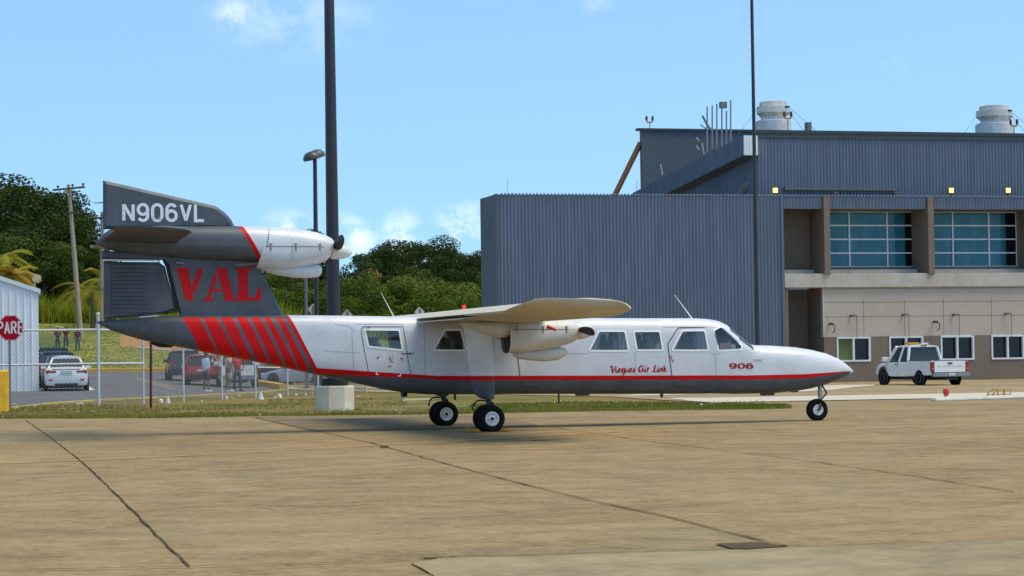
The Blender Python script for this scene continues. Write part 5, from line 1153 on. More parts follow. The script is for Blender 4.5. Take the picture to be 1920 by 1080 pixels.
# ================================================================== POLES, SIGNS
DPOLE = mat('dark_bronze_pole', (.028, .022, .035), .5, var=.2, vscale=2)
b0 = gpt(625, 57.9); ZT = 15.0
LP = empty('light_mast', b0, 0, 'thick dark light mast rising out of the picture from a concrete block', 'light pole')
px_m = FPX/57.9
bm = NB(); up = Vector((0, 0, 1)); tl_ = .36
tube(bm, [(0, 0, .93), (0, 0, 1.0), (0, 0, 1.12)], [.36, .36, .33], 20); link('base_plate', bm, BLACK, LP, smooth=30)
bm = NB(); tube(bm, [(0, 0, 1.1), (-.03, 0, 14)], [.19, .12], 8); link('pole', bm, DPOLE, LP, smooth=50)
bm = NB()
for k in range(6): a = k*1.047; box(bm, (.8*math.cos(a), .8*math.sin(a), 13.9), (.5, .35, .25), Matrix.Rotation(a, 3, 'Z')); tube(bm, [(0, 0, 13.7), (.8*math.cos(a), .8*math.sin(a), 13.8)], .04, 5)
link('lamp_heads', bm, DPOLE, LP)
for k in range(6): a = k*1.047+.3; bm = NB(); tube(bm, [(.28*math.cos(a), .28*math.sin(a), 1.1), (.28*math.cos(a), .28*math.sin(a), 1.22)], .025, 6); link('anchor_bolt', bm, STEEL, LP)
BLOCK = ground_mat('block_concrete', [(.34, (.42, .36, .24)), (.46, (.62, .55, .42)), (.56, (.70, .64, .52)), (.68, (.74, .69, .60))], scales=(.8, 3, 14), bump=.15)
bm = NB(); r0 = (gpt(659.5, 57.9)-gpt(589.5, 57.9)).length/2; n8 = 8
hb = atD(625, 724, 57.2).z-b0.z
ring = [(r0*1.08*math.cos(R_(22.5+45*k)-YAW*.0), r0*1.08*math.sin(R_(22.5+45*k))) for k in range(8)]
vr = loft(bm, [[Vector((x, y, z)) for x, y in ring] for z in (-.1, hb-.03)]+[[Vector((x*.98, y*.98, hb)) for x, y in ring]])
tag(link('concrete_block', bm, BLOCK, loc=b0), 'stained white octagonal concrete block under the thick light mast', 'concrete base').rotation_euler = (0, 0, R_(-4))
for o in (LP,): o.location.z = b0.z+hb-.93
def thin_pole(px, d, r, h, name, label, cat='light pole', m=DPOLE, head=None):
    p = gpt(px, d); e = empty(name, p, 0, label, cat); bm = NB(); tube(bm, [(0, 0, -.1), (0, 0, h)], [r*1.15, r*.8], 10); link('pole', bm, m, e, smooth=50)
    bm = NB(); tube(bm, [(0, 0, 0), (0, 0, .08)], r*2.2, 12); link('base_plate', bm, m, e)
    return e, p
e, p = thin_pole(1419, 100, .085, 21, 'light_mast', 'tall thin dark mast in front of the grey corrugated building')
for s in (-.5, .5): bm = NB(); box(bm, (s, 0, 20.9), (.6, .35, .2)); link('lamp_head', bm, DPOLE, e)
hz = atD(590, 298, 88).z
e, p = thin_pole(593, 88, .10, hz-gpt(593, 88).z, 'parking_lamp', 'slim lamp post with a twin rounded head, left of the thick mast')
for s, rr in ((-1, .34), (1, .36)):
    bm = NB(); c = Vector((.12*s-.04, .12*s, hz-p.z+.12+.05*s)); 
    lathe(bm, [(.05, .22), (.22, .18), (.33, .06), (.36, -.04), (.34, -.12), (.05, -.14)], (0, 0, 0), 'Z', 20)
    for v in bm.verts: v.co = Matrix.Rotation(R_(-14), 3, 'Y') @ v.co+c
    link('lamp_head', bm, mat('lamp_head_dark', (.06, .06, .065), .4), e, smooth=40)
hz = atD(573, 440, 110).z
e, p = thin_pole(573.5, 110, .09, hz-gpt(573, 110).z, 'parking_lamp', 'thin distant lamp post half hidden by the tail engine', m=mat('pole_grey', (.12, .12, .13), .5))
bm = NB(); box(bm, (-.1, 0, hz-p.z), (1.1, .3, .14)); link('lamp_head', bm, mat('lamp_head_dark', (.06, .06, .065), .4), e)
SIGNB = mat('sign_back', (.50, .42, .33), .6, var=.15, vscale=4)
def diamond(px, py, d, s, m, lab):
    p = gpt(px, d); zc = atD(px, py, d).z-p.z; e = empty('diamond_sign', p, 0, lab, 'road sign', 'diamond road signs seen from behind'); s2 = s*FPX**0
    bm = NB(); r = s*d/FPX; prism(bm, [(-r, zc), (0, zc+r), (r, zc), (0, zc-r)], -.01, .01); bmesh.ops.rotate(bm, verts=bm.verts, matrix=Matrix.Rotation(-YAW, 3, 'Z')); link('sign_plate', bm, m, e)
    bm = NB(); tube(bm, [(0, -.06, -.1), (0, -.06, zc+r*.6)], .035, 6); link('post', bm, mat('post_dark', (.07, .06, .05), .6), e)
diamond(586, 580, 120, 11, SIGNB, 'tan diamond sign back between the two lamp posts'); diamond(650, 590, 120, 10.5, SIGNB, 'tan diamond sign back just right of the thick mast, mostly hidden')
diamond(786, 585, 118, 10, mat('sign_white', (.72, .70, .62), .6), 'pale diamond sign back left of the wing, dark centre post')
# stop sign
p = gpt(17, 62.8); ST = empty('stop_sign', p, -YAW, 'red octagonal stop sign reading PARE on a grey post', 'stop sign'); zc = atD(17, 615, 62.8).z-p.z; rr = 23.5*62.8/FPX/math.cos(math.pi/8)
ox = (19-17)*62.8/FPX
def octo(r): return [(ox+r*math.cos(R_(22.5+45*k)), zc+r*math.sin(R_(22.5+45*k))) for k in range(8)]
SR = mat('sign_red', (.45, .002, .012), .6, var=.1, spec=.15)
bm = NB(); prism(bm, octo(rr), -.05, -.035); pl = link('sign_plate', bm, SR, ST)
bm = NB(); o8 = octo(rr*.955); o8.append(o8[0])
for q in strokes([o8], .018): bm.faces.new([bm.verts.new((a[0], -.0535, a[1])) for a in q])
link('sign_border', bm, mat('sign_border', (.62, .35, .36), .6), pl, recalc=False)
bm = NB(); W = place(G['P'], 0)+place(G['A'], .9)+place(G['R'], 1.85)+place(G['E'], 2.8); k = FPX/62.8
for i, ln in enumerate(W):
    for q in strokes([[(ox-.335+a[0]*.205, zc-.16+a[1]*.33)+tuple(a[2:]) for a in ln]], .05): bm.faces.new([bm.verts.new((a[0], -.054-.001*(i % 4), a[1])) for a in q])
link('sign_lettering', bm, mat('sign_letter', (.75, .72, .70), .6), pl, recalc=False)
bm = NB(); tube(bm, [(0, 0, -.1), (0, 0, zc+rr*.8)], .035, 8); link('post', bm, mat('galv_post', (.22, .23, .25), .5, metal=.4), ST)
# yellow bollard
p = gpt(-4, 61.2); bh = atD(0, 695, 61.2).z-p.z; bm = NB(); lathe(bm, [(.27, -.1), (.27, bh-.03), (.24, bh), (.01, bh+.01)], (0, 0, 0), 'Z', 8); tag(link('bollard', bm, YEL, loc=p, smooth=20), 'thick yellow post at the left edge below the stop sign', 'bollard')
bm = NB(); q = gpt(9.5, 61.6); lathe(bm, [(.085, -.1), (.085, bh), (.01, bh+.02)], (0, 0, 0), 'Z', 10); tag(link('bollard', bm, YEL, loc=q, smooth=20), 'slim yellow pipe post against the thick yellow post', 'bollard')
# utility poles
WOOD = mat('pole_wood', (.34, .27, .22), .9, var=.3, vscale=2, stretch=(6, 6, .6)); WDARK = mat('crossarm_wood', (.07, .05, .045), .9)
def upole(px0, py0, px1, py1, d, r, arms, label):
    b = gpt(px0, d); b = atD(px0, py0, d) if py0 else b; g = gpt(px0, d); t = atD(px1, py1, d); e = empty('utility_pole', g, 0, label, 'utility pole', 'leaning wooden utility poles'); t = t-g
    bm = NB(); tube(bm, [(0, 0, -.3), t*.5, t], [r, r*.85, r*.6], 10); link('pole', bm, WOOD, e, smooth=50)
    for (x0, y0, x1, y1) in arms:
        a, c = atD(x0, y0, d-.3)-g, atD(x1, y1, d-.3)-g; bm = NB(); tube(bm, [a, c], .09, 4); arm = link('crossarm', bm, WDARK, e)
        if abs(x1-x0) > 15:
            for f_ in (.16, .62, .95):
                q = a.lerp(c, f_); bm = NB(); lathe(bm, [(.03, 0), (.03, .15), (.1, .17), (.12, .3), (.05, .36)], q, 'Z', 10); link('insulator', bm, mat('insulator', (.06, .05, .06), .3), arm, smooth=40)
            bm = NB(); mm_ = a.lerp(c, .5); tube(bm, [a.lerp(c, .32), mm_+Vector((0, 0, -.6))], .025, 4); tube(bm, [a.lerp(c, .68), mm_+Vector((0, 0, -.6))], .025, 4); link('brace', bm, STEEL, arm)
upole(151, None, 128.5, 346, 190, .25, [(99, 356.5, 159, 350.5), (127, 399.5, 141, 397.5)], 'leaning wooden utility pole with a long crossarm above the people on the hill')
upole(190, None, 191.5, 397, 200, .22, [(167, 409, 205, 408)], 'wooden utility pole mostly hidden behind the tail rudder')
# ================================================================== FENCE
GALV = mat('galvanised', (.55, .56, .58), .5, metal=.05, var=.1, vscale=4)
fp = [(183, 65), (267, None), (342, None), (414, None), (477, None), (537, None), (594, None), (643, None), (684, None)]
A0, A5 = gpt(183, 65), gpt(537, 83); dirf = (A5-A0).normalized(); dirf.z = 0
posts = []
for px, _ in fp:
    # intersection of the column with the fence line (horizontal)
    rdir = D+RT*((px-960)/FPX); den = rdir.x*dirf.y-rdir.y*dirf.x; w0 = A0-CP; t = (w0.x*dirf.y-w0.y*dirf.x)/den
    q = CP+rdir*t; posts.append(Vector((q.x, q.y, hgt(q.x, q.y))))
A_1 = gpt(-105, 63.5)
FE = empty('chain_link_fence', posts[0], 0, 'galvanised chain-link fence running behind the tail from the stop sign', 'fence')
def wl_(p): return p-posts[0]
for i, q in enumerate([A_1]+posts):
    bm = NB(); h = 2.72 if i == 1 else 2.5; r = .048 if i == 1 else .033; tube(bm, [wl_(q)+Vector((0, 0, -.1)), wl_(q)+Vector((0, 0, h))], r, 10); lathe(bm, [(r*1.3, h), (r*1.2, h+.05), (.01, h+.08)], wl_(q), 'Z', 10); link('post', bm, GALV, FE, smooth=40)
for zz in (2.28, 1.27):
    ln = [A_1, posts[0], posts[1]] if zz < 2 else [A_1]+posts
    for qa, qb in zip(ln, ln[1:]): bm = NB(); tube(bm, [wl_(qa)+Vector((0, 0, zz)), wl_(qb)+Vector((0, 0, zz))], .034, 8); link('rail', bm, GALV, FE, smooth=40)
def wire_mesh(segs, h, sp, r):
    bm = NB()
    for a, b in segs:
        L_ = (b-a).length; dd = (b-a)/L_; n = int(L_/sp)
        for s in (1, -1):
            for k in range(-int(h/sp), n):
                x0 = k*sp; t0, t1 = 0.05, h
                # line x = x0 + z (s=1) or x = x0+h - z
                za, zb = max(t0, -x0), min(t1, L_-x0)
                if zb <= za: continue
                pa = (x0+za, za if s == 1 else h-za+.05); pb = (x0+zb, zb if s == 1 else h-zb+.05)
                P0_ = a+dd*pa[0]+Vector((0, 0, pa[1])); P1_ = a+dd*pb[0]+Vector((0, 0, pb[1])); n_ = dd.cross(Vector((0, 0, 1))); u = (P1_-P0_).normalized().cross(n_)*r
                vs = [bm.verts.new(P0_+u), bm.verts.new(P0_-u), bm.verts.new(P1_-u), bm.verts.new(P1_+u)]; bm.faces.new(vs)
                v2 = [bm.verts.new(P0_+n_*r), bm.verts.new(P0_-n_*r), bm.verts.new(P1_-n_*r), bm.verts.new(P1_+n_*r)]; bm.faces.new(v2)
    return bm
sg = [(wl_(A_1), wl_(posts[0]))]+[(wl_(a), wl_(b)) for a, b in zip(posts, posts[1:])]
link('wire_mesh', wire_mesh(sg, 2.2, .11, .0032), mat('fence_wire', (.30, .31, .32), .5, metal=.4), FE, recalc=False)
# red stake
p = gpt(280.5, 61.5); zt = atD(281, 645, 61.5).z-p.z+.2; bm = NB(); tube(bm, [(0, 0, -.1), (.02, 0, zt)], .04, 6); tag(link('marker_post', bm, mat('stake_maroon', (.11, .03, .035), .8, var=.5, vscale=5), loc=p), 'thin maroon marker post standing below the tail cone', 'post')
# ================================================================== DEBRIS
rk = mat('white_rock', (.68, .66, .62), .9, var=.25, vscale=8)
def rock(px, py, w, h, lab, kind=0, m=rk, cat='rock', name='white_rock', group='pale stones and rubble on the verge'):
    g = grd(px, py); d = (g-CP).x*D.x+(g-CP).y*D.y; W_ = w*d/FPX; H_ = h*d/FPX; bm = NB()
    if kind == 1:
        loft(bm, [[Vector((W_/2*s*math.cos(a), W_/2.4*s*math.sin(a), z)) for a in [2*math.pi*k/7 for k in range(7)]] for s, z in ((1, -.02), (.85, H_*.25), (.45, H_*.8), (.2, H_))])
    else:
        bmesh.ops.create_icosphere(bm, subdivisions=2, radius=1)
        for v in bm.verts:
            n = mnoise.noise(v.co*1.4+Vector((px, py, 0))); v.co *= 1+.35*n; v.co = Vector((v.co.x*W_/2, v.co.y*W_/2.4, max(-.05, v.co.z*H_*.55)+H_*.4))
    o = link(name, bm, m, loc=g); return tag(o, lab, cat, group)
rock(489, 749, 12, 13, 'white broken cone lying by the fence under the tail stripes', 1, cat='traffic cone', name='broken_cone', group=None)
rock(524, 748, 10, 10, 'largest rounded white rock, right of the broken cone'); rock(516, 748, 5, 6, 'small white stone touching the largest white rock')
rock(302, 757, 9, 10, 'white lump beside the maroon post, left one of a pair', 0); rock(315, 756, 9, 13, 'tall white lump right of its twin by the maroon post', 1); rock(425, 750, 5, 8, 'thin white shard near the khaki-clad man'); rock(449, 744, 5, 4, 'small white stone under the man in red')
rock(555, 743, 6, 5, 'small white stone left of the concrete block'); rock(587, 740, 5, 5, 'white stone touching the concrete block at its upper left'); rock(573, 742, 4, 4, 'tiny pale stone between the fence foot and the concrete block')
rock(757, 748, 11, 7, 'pale tan rock under the belly step, by the far wheels', m=mat('tan_rock', (.55, .45, .28), .9, var=.2)); rock(671, 745, 4, 3, 'tiny white stone right of the concrete block'); rock(152, 759, 9, 5, 'white scrap just left of the fence corner post'); rock(145, 760, 7, 4, 'grey-white scrap farther left of the fence corner post')
rock(1315, 763, 6, 7, 'small white lump in the grass under the cockpit'); rock(378, 754, 4, 4, 'tiny white stone under the man in blue'); rock(436, 749, 5, 4, 'pale brown stone by the khaki-clad man', m=mat('tan_rock', (.55, .45, .28), .9, var=.2))
rnd = random.Random(9); bm = NB()
for k in range(420):
    px = rnd.uniform(0, 1450); x, y = strip(px, px+.01, .2, 14)(rnd); s = rnd.uniform(.015, .05); z = hgt(x, y); v = [bm.verts.new((x+rnd.uniform(-s, s), y+rnd.uniform(-s, s), z+rnd.uniform(0, s*1.4))) for _ in range(4)]
    for t in ((0, 1, 2), (0, 1, 3), (1, 2, 3), (0, 2, 3)): bm.faces.new([v[i] for i in t])
tag(link('gravel', bm, mat('gravel_pale', (.5, .44, .34), .9, var=.3)), 'scattered pale gravel and litter over the grass verge', 'gravel', kind='stuff')
# plank, chocks
a, b = grd(752, 752), grd(808, 750.5); bm = NB(); dv = (b-a); box(bm, (0, 0, .04), (dv.length, .18, .06), Matrix.Rotation(math.atan2(dv.y, dv.x), 3, 'Z')); tag(link('plank', bm, mat('plank_pale', (.6, .5, .34), .8, var=.2), loc=(a+b)/2), 'pale plank lying on the verge behind the far wheels', 'plank')
CH = mat('chock_yellow', (.45, .24, .02), .85, var=.45, vscale=14)
for px, s, lab in ((886, 1, 'worn yellow wheel chock on the tail side of the near wheels'), (944, -1, 'worn yellow wheel chock on the nose side of the near wheels')):
    g = atY(px, 809, -2.0); bm = NB(); prism(bm, [(-.13*s, 0), (-.07*s, .05), (.04*s, .065), (.12*s, .005)], -.18, .38); bmesh.ops.bevel(bm, geom=bm.edges[:], offset=.012, segments=2, affect='EDGES')
    tag(link('wheel_chock', bm, CH, loc=(g.x, -2.0, .014), smooth=30), lab, 'wheel chock', 'yellow chocks at the main wheels')
# right side: barrier beam, red can, yellow rack
a, b = grd(1749, 753), grd(1975, 746); bm = NB(); dv = b-a; ang = math.atan2(dv.y, dv.x); box(bm, (0, 0, .055), (dv.length, .22, .10), Matrix.Rotation(ang, 3, 'Z')); bmesh.ops.bevel(bm, geom=bm.edges[:], offset=.03, segments=2, affect='EDGES')
tag(link('barrier_beam', bm, mat('beam_white', (.74, .72, .64), .7, var=.15), loc=(a+b)/2), 'low white barrier beam lying on the apron at the right edge', 'barrier')
a = grd(1774, 746); d_ = (a-CP).x*D.x+(a-CP).y*D.y; k = d_/FPX; RC = empty('ground_beacon', a, 0, 'small red ground beacon standing on the white barrier beam', 'beacon')
bm = NB(); lathe(bm, [(3.5*k, -.02), (3.5*k, 4*k)], (0, 0, 0), 'Z', 12); link('beacon_base', bm, mat('beam_white', (.74, .72, .64), .7), RC)
bm = NB(); lathe(bm, [(4*k, 4*k), (5.6*k, 8*k), (5.8*k, 14*k), (5*k, 16.5*k), (.01, 17*k)], (0, 0, 0), 'Z', 14); link('beacon_lens', bm, mat('can_red', (.62, .02, .015), .45), RC, smooth=40)
g0 = grd(1878, 744.5); d_ = (g0-CP).x*D.x+(g0-CP).y*D.y; k = d_/FPX; YR_ = mat('rack_yellow', (.42, .28, .05), .6, var=.3, vscale=6)
bm = NB()
for yy in (0, .35):
    q = lambda x, z: (x*k, yy, z*k); tube(bm, [q(-18, 0), q(-17, 7), q(-7, 14), q(18, 14.5), q(18, 0)], .02, 6); tube(bm, [q(4, 0), q(4, 14)], .018, 6); tube(bm, [q(-17, 5), q(18, 5)], .016, 6)
for x, z in ((-18, 0), (18, 14.5), (-7, 14), (4, 14)): tube(bm, [(x*k, 0, z*k), (x*k, .35, z*k)], .018, 6)
tag(link('tube_rack', bm, YR_, loc=g0), 'yellow tubular rack standing behind the white barrier beam', 'rack')
# ================================================================== VEHICLES
CGL = mat('car_glass', (.035, .05, .05), .08, spec=.35)
TL = mat('tail_lamp', (.35, .012, .01), .25); HLM = mat('head_lamp', (.7, .7, .72), .15); BLKP = mat('black_plastic', (.02, .02, .022), .6); CHR = mat('chrome', (.6, .6, .6), .2, metal=.9)
PLATE = mat('plate', (.55, .55, .55), .5)
ALLOY = mat('alloy', (.55, .56, .58), .35, metal=.3)
def cbox(parent, name, a, b, m, bev=.02):
    bm = NB(); box2(bm, a, b)
    if bev: bmesh.ops.bevel(bm, geom=bm.edges[:], offset=bev, segments=2, affect='EDGES')
    return link(name, bm, m, parent, smooth=40)
def body_loft(st, m, parent, name='body'):
    """st: (x, zlow, zhigh, halfwidth) x rear->front"""
    rings = []
    for x, zl, zh, w_ in st:
        h = zh-zl; rings.append([Vector((x, y, z)) for y, z in ((-w_*.80, zl), (-w_*.95, zl+.04*h), (-w_, zl+.28*h), (-w_, zl+.55*h), (-w_*.965, zl+.88*h), (-w_*.90, zl+.97*h), (-w_*.6, zh+.008), (0, zh+.02), (w_*.6, zh+.008), (w_*.90, zl+.97*h), (w_*.965, zl+.88*h), (w_, zl+.55*h), (w_, zl+.28*h), (w_*.95, zl+.04*h), (w_*.80, zl))])
    bm = NB(); loft(bm, rings); return link(name, bm, m, parent, smooth=32)
def house(parent, x0, x1, x2, x3, zb, zt, wb, wt, mbody, side_split=(), pr=.045):
    """greenhouse: rear base x0, rear top x1, front top x2, front base x3"""
    bm = NB(); rings = []
    lo = [(x0, zb), (x1, zt-.05), (x2, zt-.05), (x3, zb)]
    for sy in (-1, 1): pass
    q = [[Vector((x0, -wb, zb)), Vector((x1, -wt, zt-.05)), Vector((x2, -wt, zt-.05)), Vector((x3, -wb, zb))], [Vector((x0, wb, zb)), Vector((x1, wt, zt-.05)), Vector((x2, wt, zt-.05)), Vector((x3, wb, zb))]]
    a = [bm.verts.new(p) for p in q[0]]; b = [bm.verts.new(p) for p in q[1]]
    bm.faces.new(a); bm.faces.new(b)
    for k in range(4): bm.faces.new((a[k], a[(k+1) % 4], b[(k+1) % 4], b[k]))
    link('window_glass', bm, CGL, parent)
    bm = NB(); rings = []
    n = 7
    for i in range(n):
        t = i/(n-1); x = lerp(x1-.06, x2+.06, t); c = .045*math.sin(math.pi*t)+.0; ww = wt*(1.0 if 0 < i < n-1 else .97)
        rings.append([Vector((x, y, z)) for y, z in ((-ww-.012, zt-.075), (-ww*.97, zt-.02+c*.3), (-ww*.6, zt+c*.8), (0, zt+.01+c), (ww*.6, zt+c*.8), (ww*.97, zt-.02+c*.3), (ww+.012, zt-.075))])
    loft(bm, rings); link('roof', bm, mbody, parent, smooth=40)
    for sy in (-1, 1):
        for (xa, za, xb, zb_) in ((x0, zb, x1, zt-.05), (x3, zb, x2, zt-.05)):
            bm = NB(); tube(bm, [(xa, sy*(wb+.0), za), (xb, sy*(wt+.0), zb_)], pr, 6); link('pillar', bm, mbody, parent, smooth=40)
        for f in side_split:
            xa, xb = lerp(x0, x3, f), lerp(x1, x2, f); bm = NB(); tube(bm, [(xa, sy*wb, zb), (xb, sy*wt, zt-.05)], pr*.9, 4); link('pillar', bm, mbody, parent)
def cwheel(parent, x, y, r, w_=.2):
    bm = NB(); h = w_/2
    lathe(bm, [(r*.62, -h*.9), (r*.9, -h), (r, -h*.6), (r, h*.6), (r*.9, h), (r*.62, h*.9)], (x, y, r), 'Y', 24); t = link('wheel', bm, RUBBER, parent, smooth=40)
    bm = NB()
    for s in (-1, 1): lathe(bm, [(r*.63, s*h*.85), (r*.58, s*h*.92), (r*.52, s*h*.45), (.01, s*h*.4)], (x, y, r), 'Y', 20)
    for s in (-1, 1):
        for k in range(7):
            a = 2*math.pi*k/7; c = Vector((x+math.cos(a)*r*.32, y+s*h*.72, r+math.sin(a)*r*.32)); box(bm, c, (r*.56, .03, r*.13), Matrix.Rotation(-a, 3, 'Y'))
    link('rim', bm, ALLOY, t)
    return t
def arch(parent, x, y, r):
    bm = NB(); s = 1 if y > 0 else -1; lathe(bm, [(r*1.2, -.02), (r*1.2, .02)], (x, y-s*.012, r*1.04), 'Y', 24); link('wheel_arch', bm, BLKP, parent)
def sedan(px, d, head, col, label, L_=4.55, W_=1.8, H_=1.43, coupe=0, group='cars parked beyond the fence'):
    g = gpt(px, d); e = empty('parked_car', g, head, label, 'car', group); m = col; hw = W_/2
    body_loft([(-L_/2, .42, .84, hw*.80), (-L_/2+.06, .24, .96, hw*.92), (-L_/2+.5, .2, 1.0, hw*.98), (-.6, .18, .96, hw), (.6, .18, .93, hw), (1.2, .18, .90, hw*.99), (L_/2-.6, .2, .80, hw*.96), (L_/2-.1, .24, .66, hw*.88), (L_/2, .36, .56, hw*.74)], m, e)
    house(e, -L_/2+.62, -L_/2+1.35, .25, 1.05, .95, H_, hw*.80, hw*.60, m, (.5,))
    for sx in (-L_/2+.92, L_/2-.88):
        for sy in (-1, 1): arch(e, sx, sy*(hw-.015), .32); cwheel(e, sx, sy*(hw-.075), .315)
    for sy in (-1, 1):
        cbox(e, 'tail_lamp', (-L_/2-.01, sy*hw*.42, .74), (-L_/2+.22, sy*hw*.93, .88), TL, .03); cbox(e, 'head_lamp', (L_/2-.28, sy*hw*.48, .56), (L_/2-.01, sy*hw*.86, .70), HLM, .03)
        cbox(e, 'mirror', (.55, sy*(hw*.9), .92), (.72, sy*(hw+.14), 1.04), m, .03)
        cbox(e, 'rear_reflector', (-L_/2-.02, sy*hw*.62, .44), (-L_/2+.1, sy*hw*.8, .50), TL, .01)
        bm = NB(); tube(bm, [(-L_/2-.02, sy*hw*.55, .27), (-L_/2+.2, sy*hw*.55, .27)], .05, 8); link('exhaust_tip', bm, CHR, e)
    cbox(e, 'number_plate', (-L_/2-.03, -.24, .70), (-L_/2+.03, .24, .85), PLATE, .01); cbox(e, 'bumper', (-L_/2-.02, -hw*.55, .20), (-L_/2+.2, hw*.55, .32), BLKP, .03)
    cbox(e, 'grille', (L_/2-.08, -.4, .40), (L_/2+.01, .4, .56), BLKP, .02)
    cbox(e, 'trunk_seam', (-L_/2-.005, -hw*.62, .915), (-L_/2+.05, hw*.62, .925), BLKP, 0)
    return e
def suv(px, d, head, col, label, L_=4.6, W_=1.85, H_=1.75, group='cars parked beyond the fence', roofrack=True):
    g = gpt(px, d); e = empty('parked_car', g, head, label, 'car', group); m = col; hw = W_/2
    body_loft([(-L_/2, .48, .98, hw*.9), (-L_/2+.05, .34, 1.06, hw*.97), (-.6, .3, 1.08, hw), (.8, .3, 1.06, hw), (1.3, .3, 1.04, hw*.98), (L_/2-.3, .32, .94, hw*.93), (L_/2, .45, .78, hw*.8)], m, e)
    house(e, -L_/2+.02, -L_/2+.28, .45, 1.1, 1.06, H_, hw*.93, hw*.74, m, (.25, .6))
    for sx in (-L_/2+.85, L_/2-.9):
        for sy in (-1, 1): arch(e, sx, sy*(hw-.015), .37); cwheel(e, sx, sy*(hw-.085), .36, .23)
    for sy in (-1, 1):
        cbox(e, 'tail_lamp', (-L_/2-.02, sy*hw*.72, .82), (-L_/2+.15, sy*hw*.98, 1.15), TL, .03); cbox(e, 'head_lamp', (L_/2-.25, sy*hw*.5, .70), (L_/2+.0, sy*hw*.86, .86), HLM, .03); cbox(e, 'mirror', (.65, sy*(hw*.9), 1.06), (.8, sy*(hw+.17), 1.22), m, .03)
        if roofrack: bm = NB(); tube(bm, [(-1.6, sy*hw*.62, H_+.02), (-1.5, sy*hw*.62, H_+.07), (.2, sy*hw*.62, H_+.07), (.3, sy*hw*.62, H_+.02)], .018, 6); link('roof_rail', bm, BLKP, e)
    cbox(e, 'number_plate', (-L_/2-.03, -.24, .72), (-L_/2+.03, .24, .87), PLATE, .01); cbox(e, 'bumper', (-L_/2-.10, -hw*.9, .36), (-L_/2+.2, hw*.9, .56), BLKP, .04); cbox(e, 'grille', (L_/2-.06, -.4, .5), (L_/2+.02, .4, .72), BLKP, .02)
    return e
def pickup(px, d, head, col, label, name='pickup_truck', L_=5.5, W_=1.95, H_=1.86, beacons=False, group=None):
    g = gpt(px, d); e = empty(name, g, head, label, 'pickup truck', group); m = col; hw = W_/2; bed = -L_/2+2.25
    # bed: floor, sides, tailgate
    body_loft([(bed-.02, .42, 1.14, hw), (bed+.3, .40, 1.12, hw), (1.0, .40, 1.10, hw), (1.35, .42, 1.10, hw*.99), (L_/2-.5, .44, 1.03, hw*.96), (L_/2-.12, .48, .93, hw*.90), (L_/2, .56, .84, hw*.8)], m, e, 'cab_body')
    for sy in (-1, 1):
        bm = NB(); pts = [(-L_/2+.06, .50), (bed-.02, .44), (bed-.02, 1.12), (-L_/2+.06, 1.14)]; prism(bm, pts, sy*(hw-.07), sy*(hw-.0)); bmesh.ops.bevel(bm, geom=bm.edges[:], offset=.025, segments=2, affect='EDGES'); link('bed_side', bm, m, e, smooth=40)
        cbox(e, 'bed_rail_cap', (-L_/2+.08, sy*(hw-.085), 1.135), (bed, sy*(hw-.01), 1.165), BLKP, .008)
    cbox(e, 'bed_floor', (-L_/2+.08, -hw+.07, .62), (bed, hw-.07, .68), BLKP, 0)
    tg = cbox(e, 'tailgate', (-L_/2+.0, -hw+.17, .62), (-L_/2+.07, hw-.17, 1.15), m, .015)
    cbox(tg, 'tailgate_cap', (-L_/2-.005, -hw+.17, 1.152), (-L_/2+.08, hw-.17, 1.175), BLKP, .005); cbox(tg, 'tailgate_handle', (-L_/2-.03, -.12, 1.0), (-L_/2+.01, .12, 1.07), BLKP, .01)
    for k in range(22):
        if k in (3, 7, 12, 16): continue
        cbox(tg, 'tailgate_lettering', (-L_/2-.006, .62-k*.058, .86+.01*(k % 2)), (-L_/2+.01, .62-k*.058-.036, .94-.012*(k % 3)), mat('letter_grey', (.45, .45, .46), .6), 0)
    for sy in (-1, 1): cbox(e, 'tail_lamp', (-L_/2-.015, sy*(hw-.165), .66), (-L_/2+.12, sy*(hw-.0), 1.10), mat('truck_lamp', (.30, .02, .012), .3), .02)
    for sy in (-1, 1): cbox(e, 'reverse_lamp', (-L_/2-.022, sy*(hw-.15), .75), (-L_/2-.004, sy*(hw-.02), .82), mat('amber', (.5, .16, .05), .3), 0)
    cbox(e, 'rear_bumper', (-L_/2-.16, -hw+.02, .42), (-L_/2+.05, hw-.02, .60), mat('bumper_grey', (.28, .29, .27), .4, metal=.5), .03); cbox(e, 'number_plate', (-L_/2-.175, -.17, .47), (-L_/2-.155, .17, .6), PLATE, 0)
    cbox(e, 'undercarriage', (-L_/2+.2, -.5, .28), (L_/2-.6, .5, .45), BLKP, .05); cbox(e, 'hitch', (-L_/2-.12, -.35, .27), (-L_/2+.1, .35, .36), BLKP, .03)
    house(e, bed+.05, bed+.16, bed+1.35, bed+2.0, 1.10, H_, hw*.90, hw*.74, m, (.42, .93), pr=.075)
    # body-coloured B pillar panel and cab back
    for sy in (-1, 1):
        cbox(e, 'door_seam', (bed+.88, sy*(hw+.002), .50), (bed+.90, sy*(hw-.02), 1.08), SEAM, 0); cbox(e, 'door_seam', (bed+1.98, sy*(hw+.002), .50), (bed+2.0, sy*(hw-.02), 1.06), SEAM, 0)
        cbox(e, 'door_handle', (bed+.96, sy*(hw+.02), .96), (bed+1.10, sy*(hw-.01), 1.02), BLKP, .01)
        cbox(e, 'mirror', (bed+1.85, sy*(hw*.92), 1.12), (bed+2.02, sy*(hw+.22), 1.34), m, .03); cbox(e, 'head_lamp', (L_/2-.2, sy*hw*.5, .74), (L_/2-.02, sy*hw*.84, .88), HLM, .03)
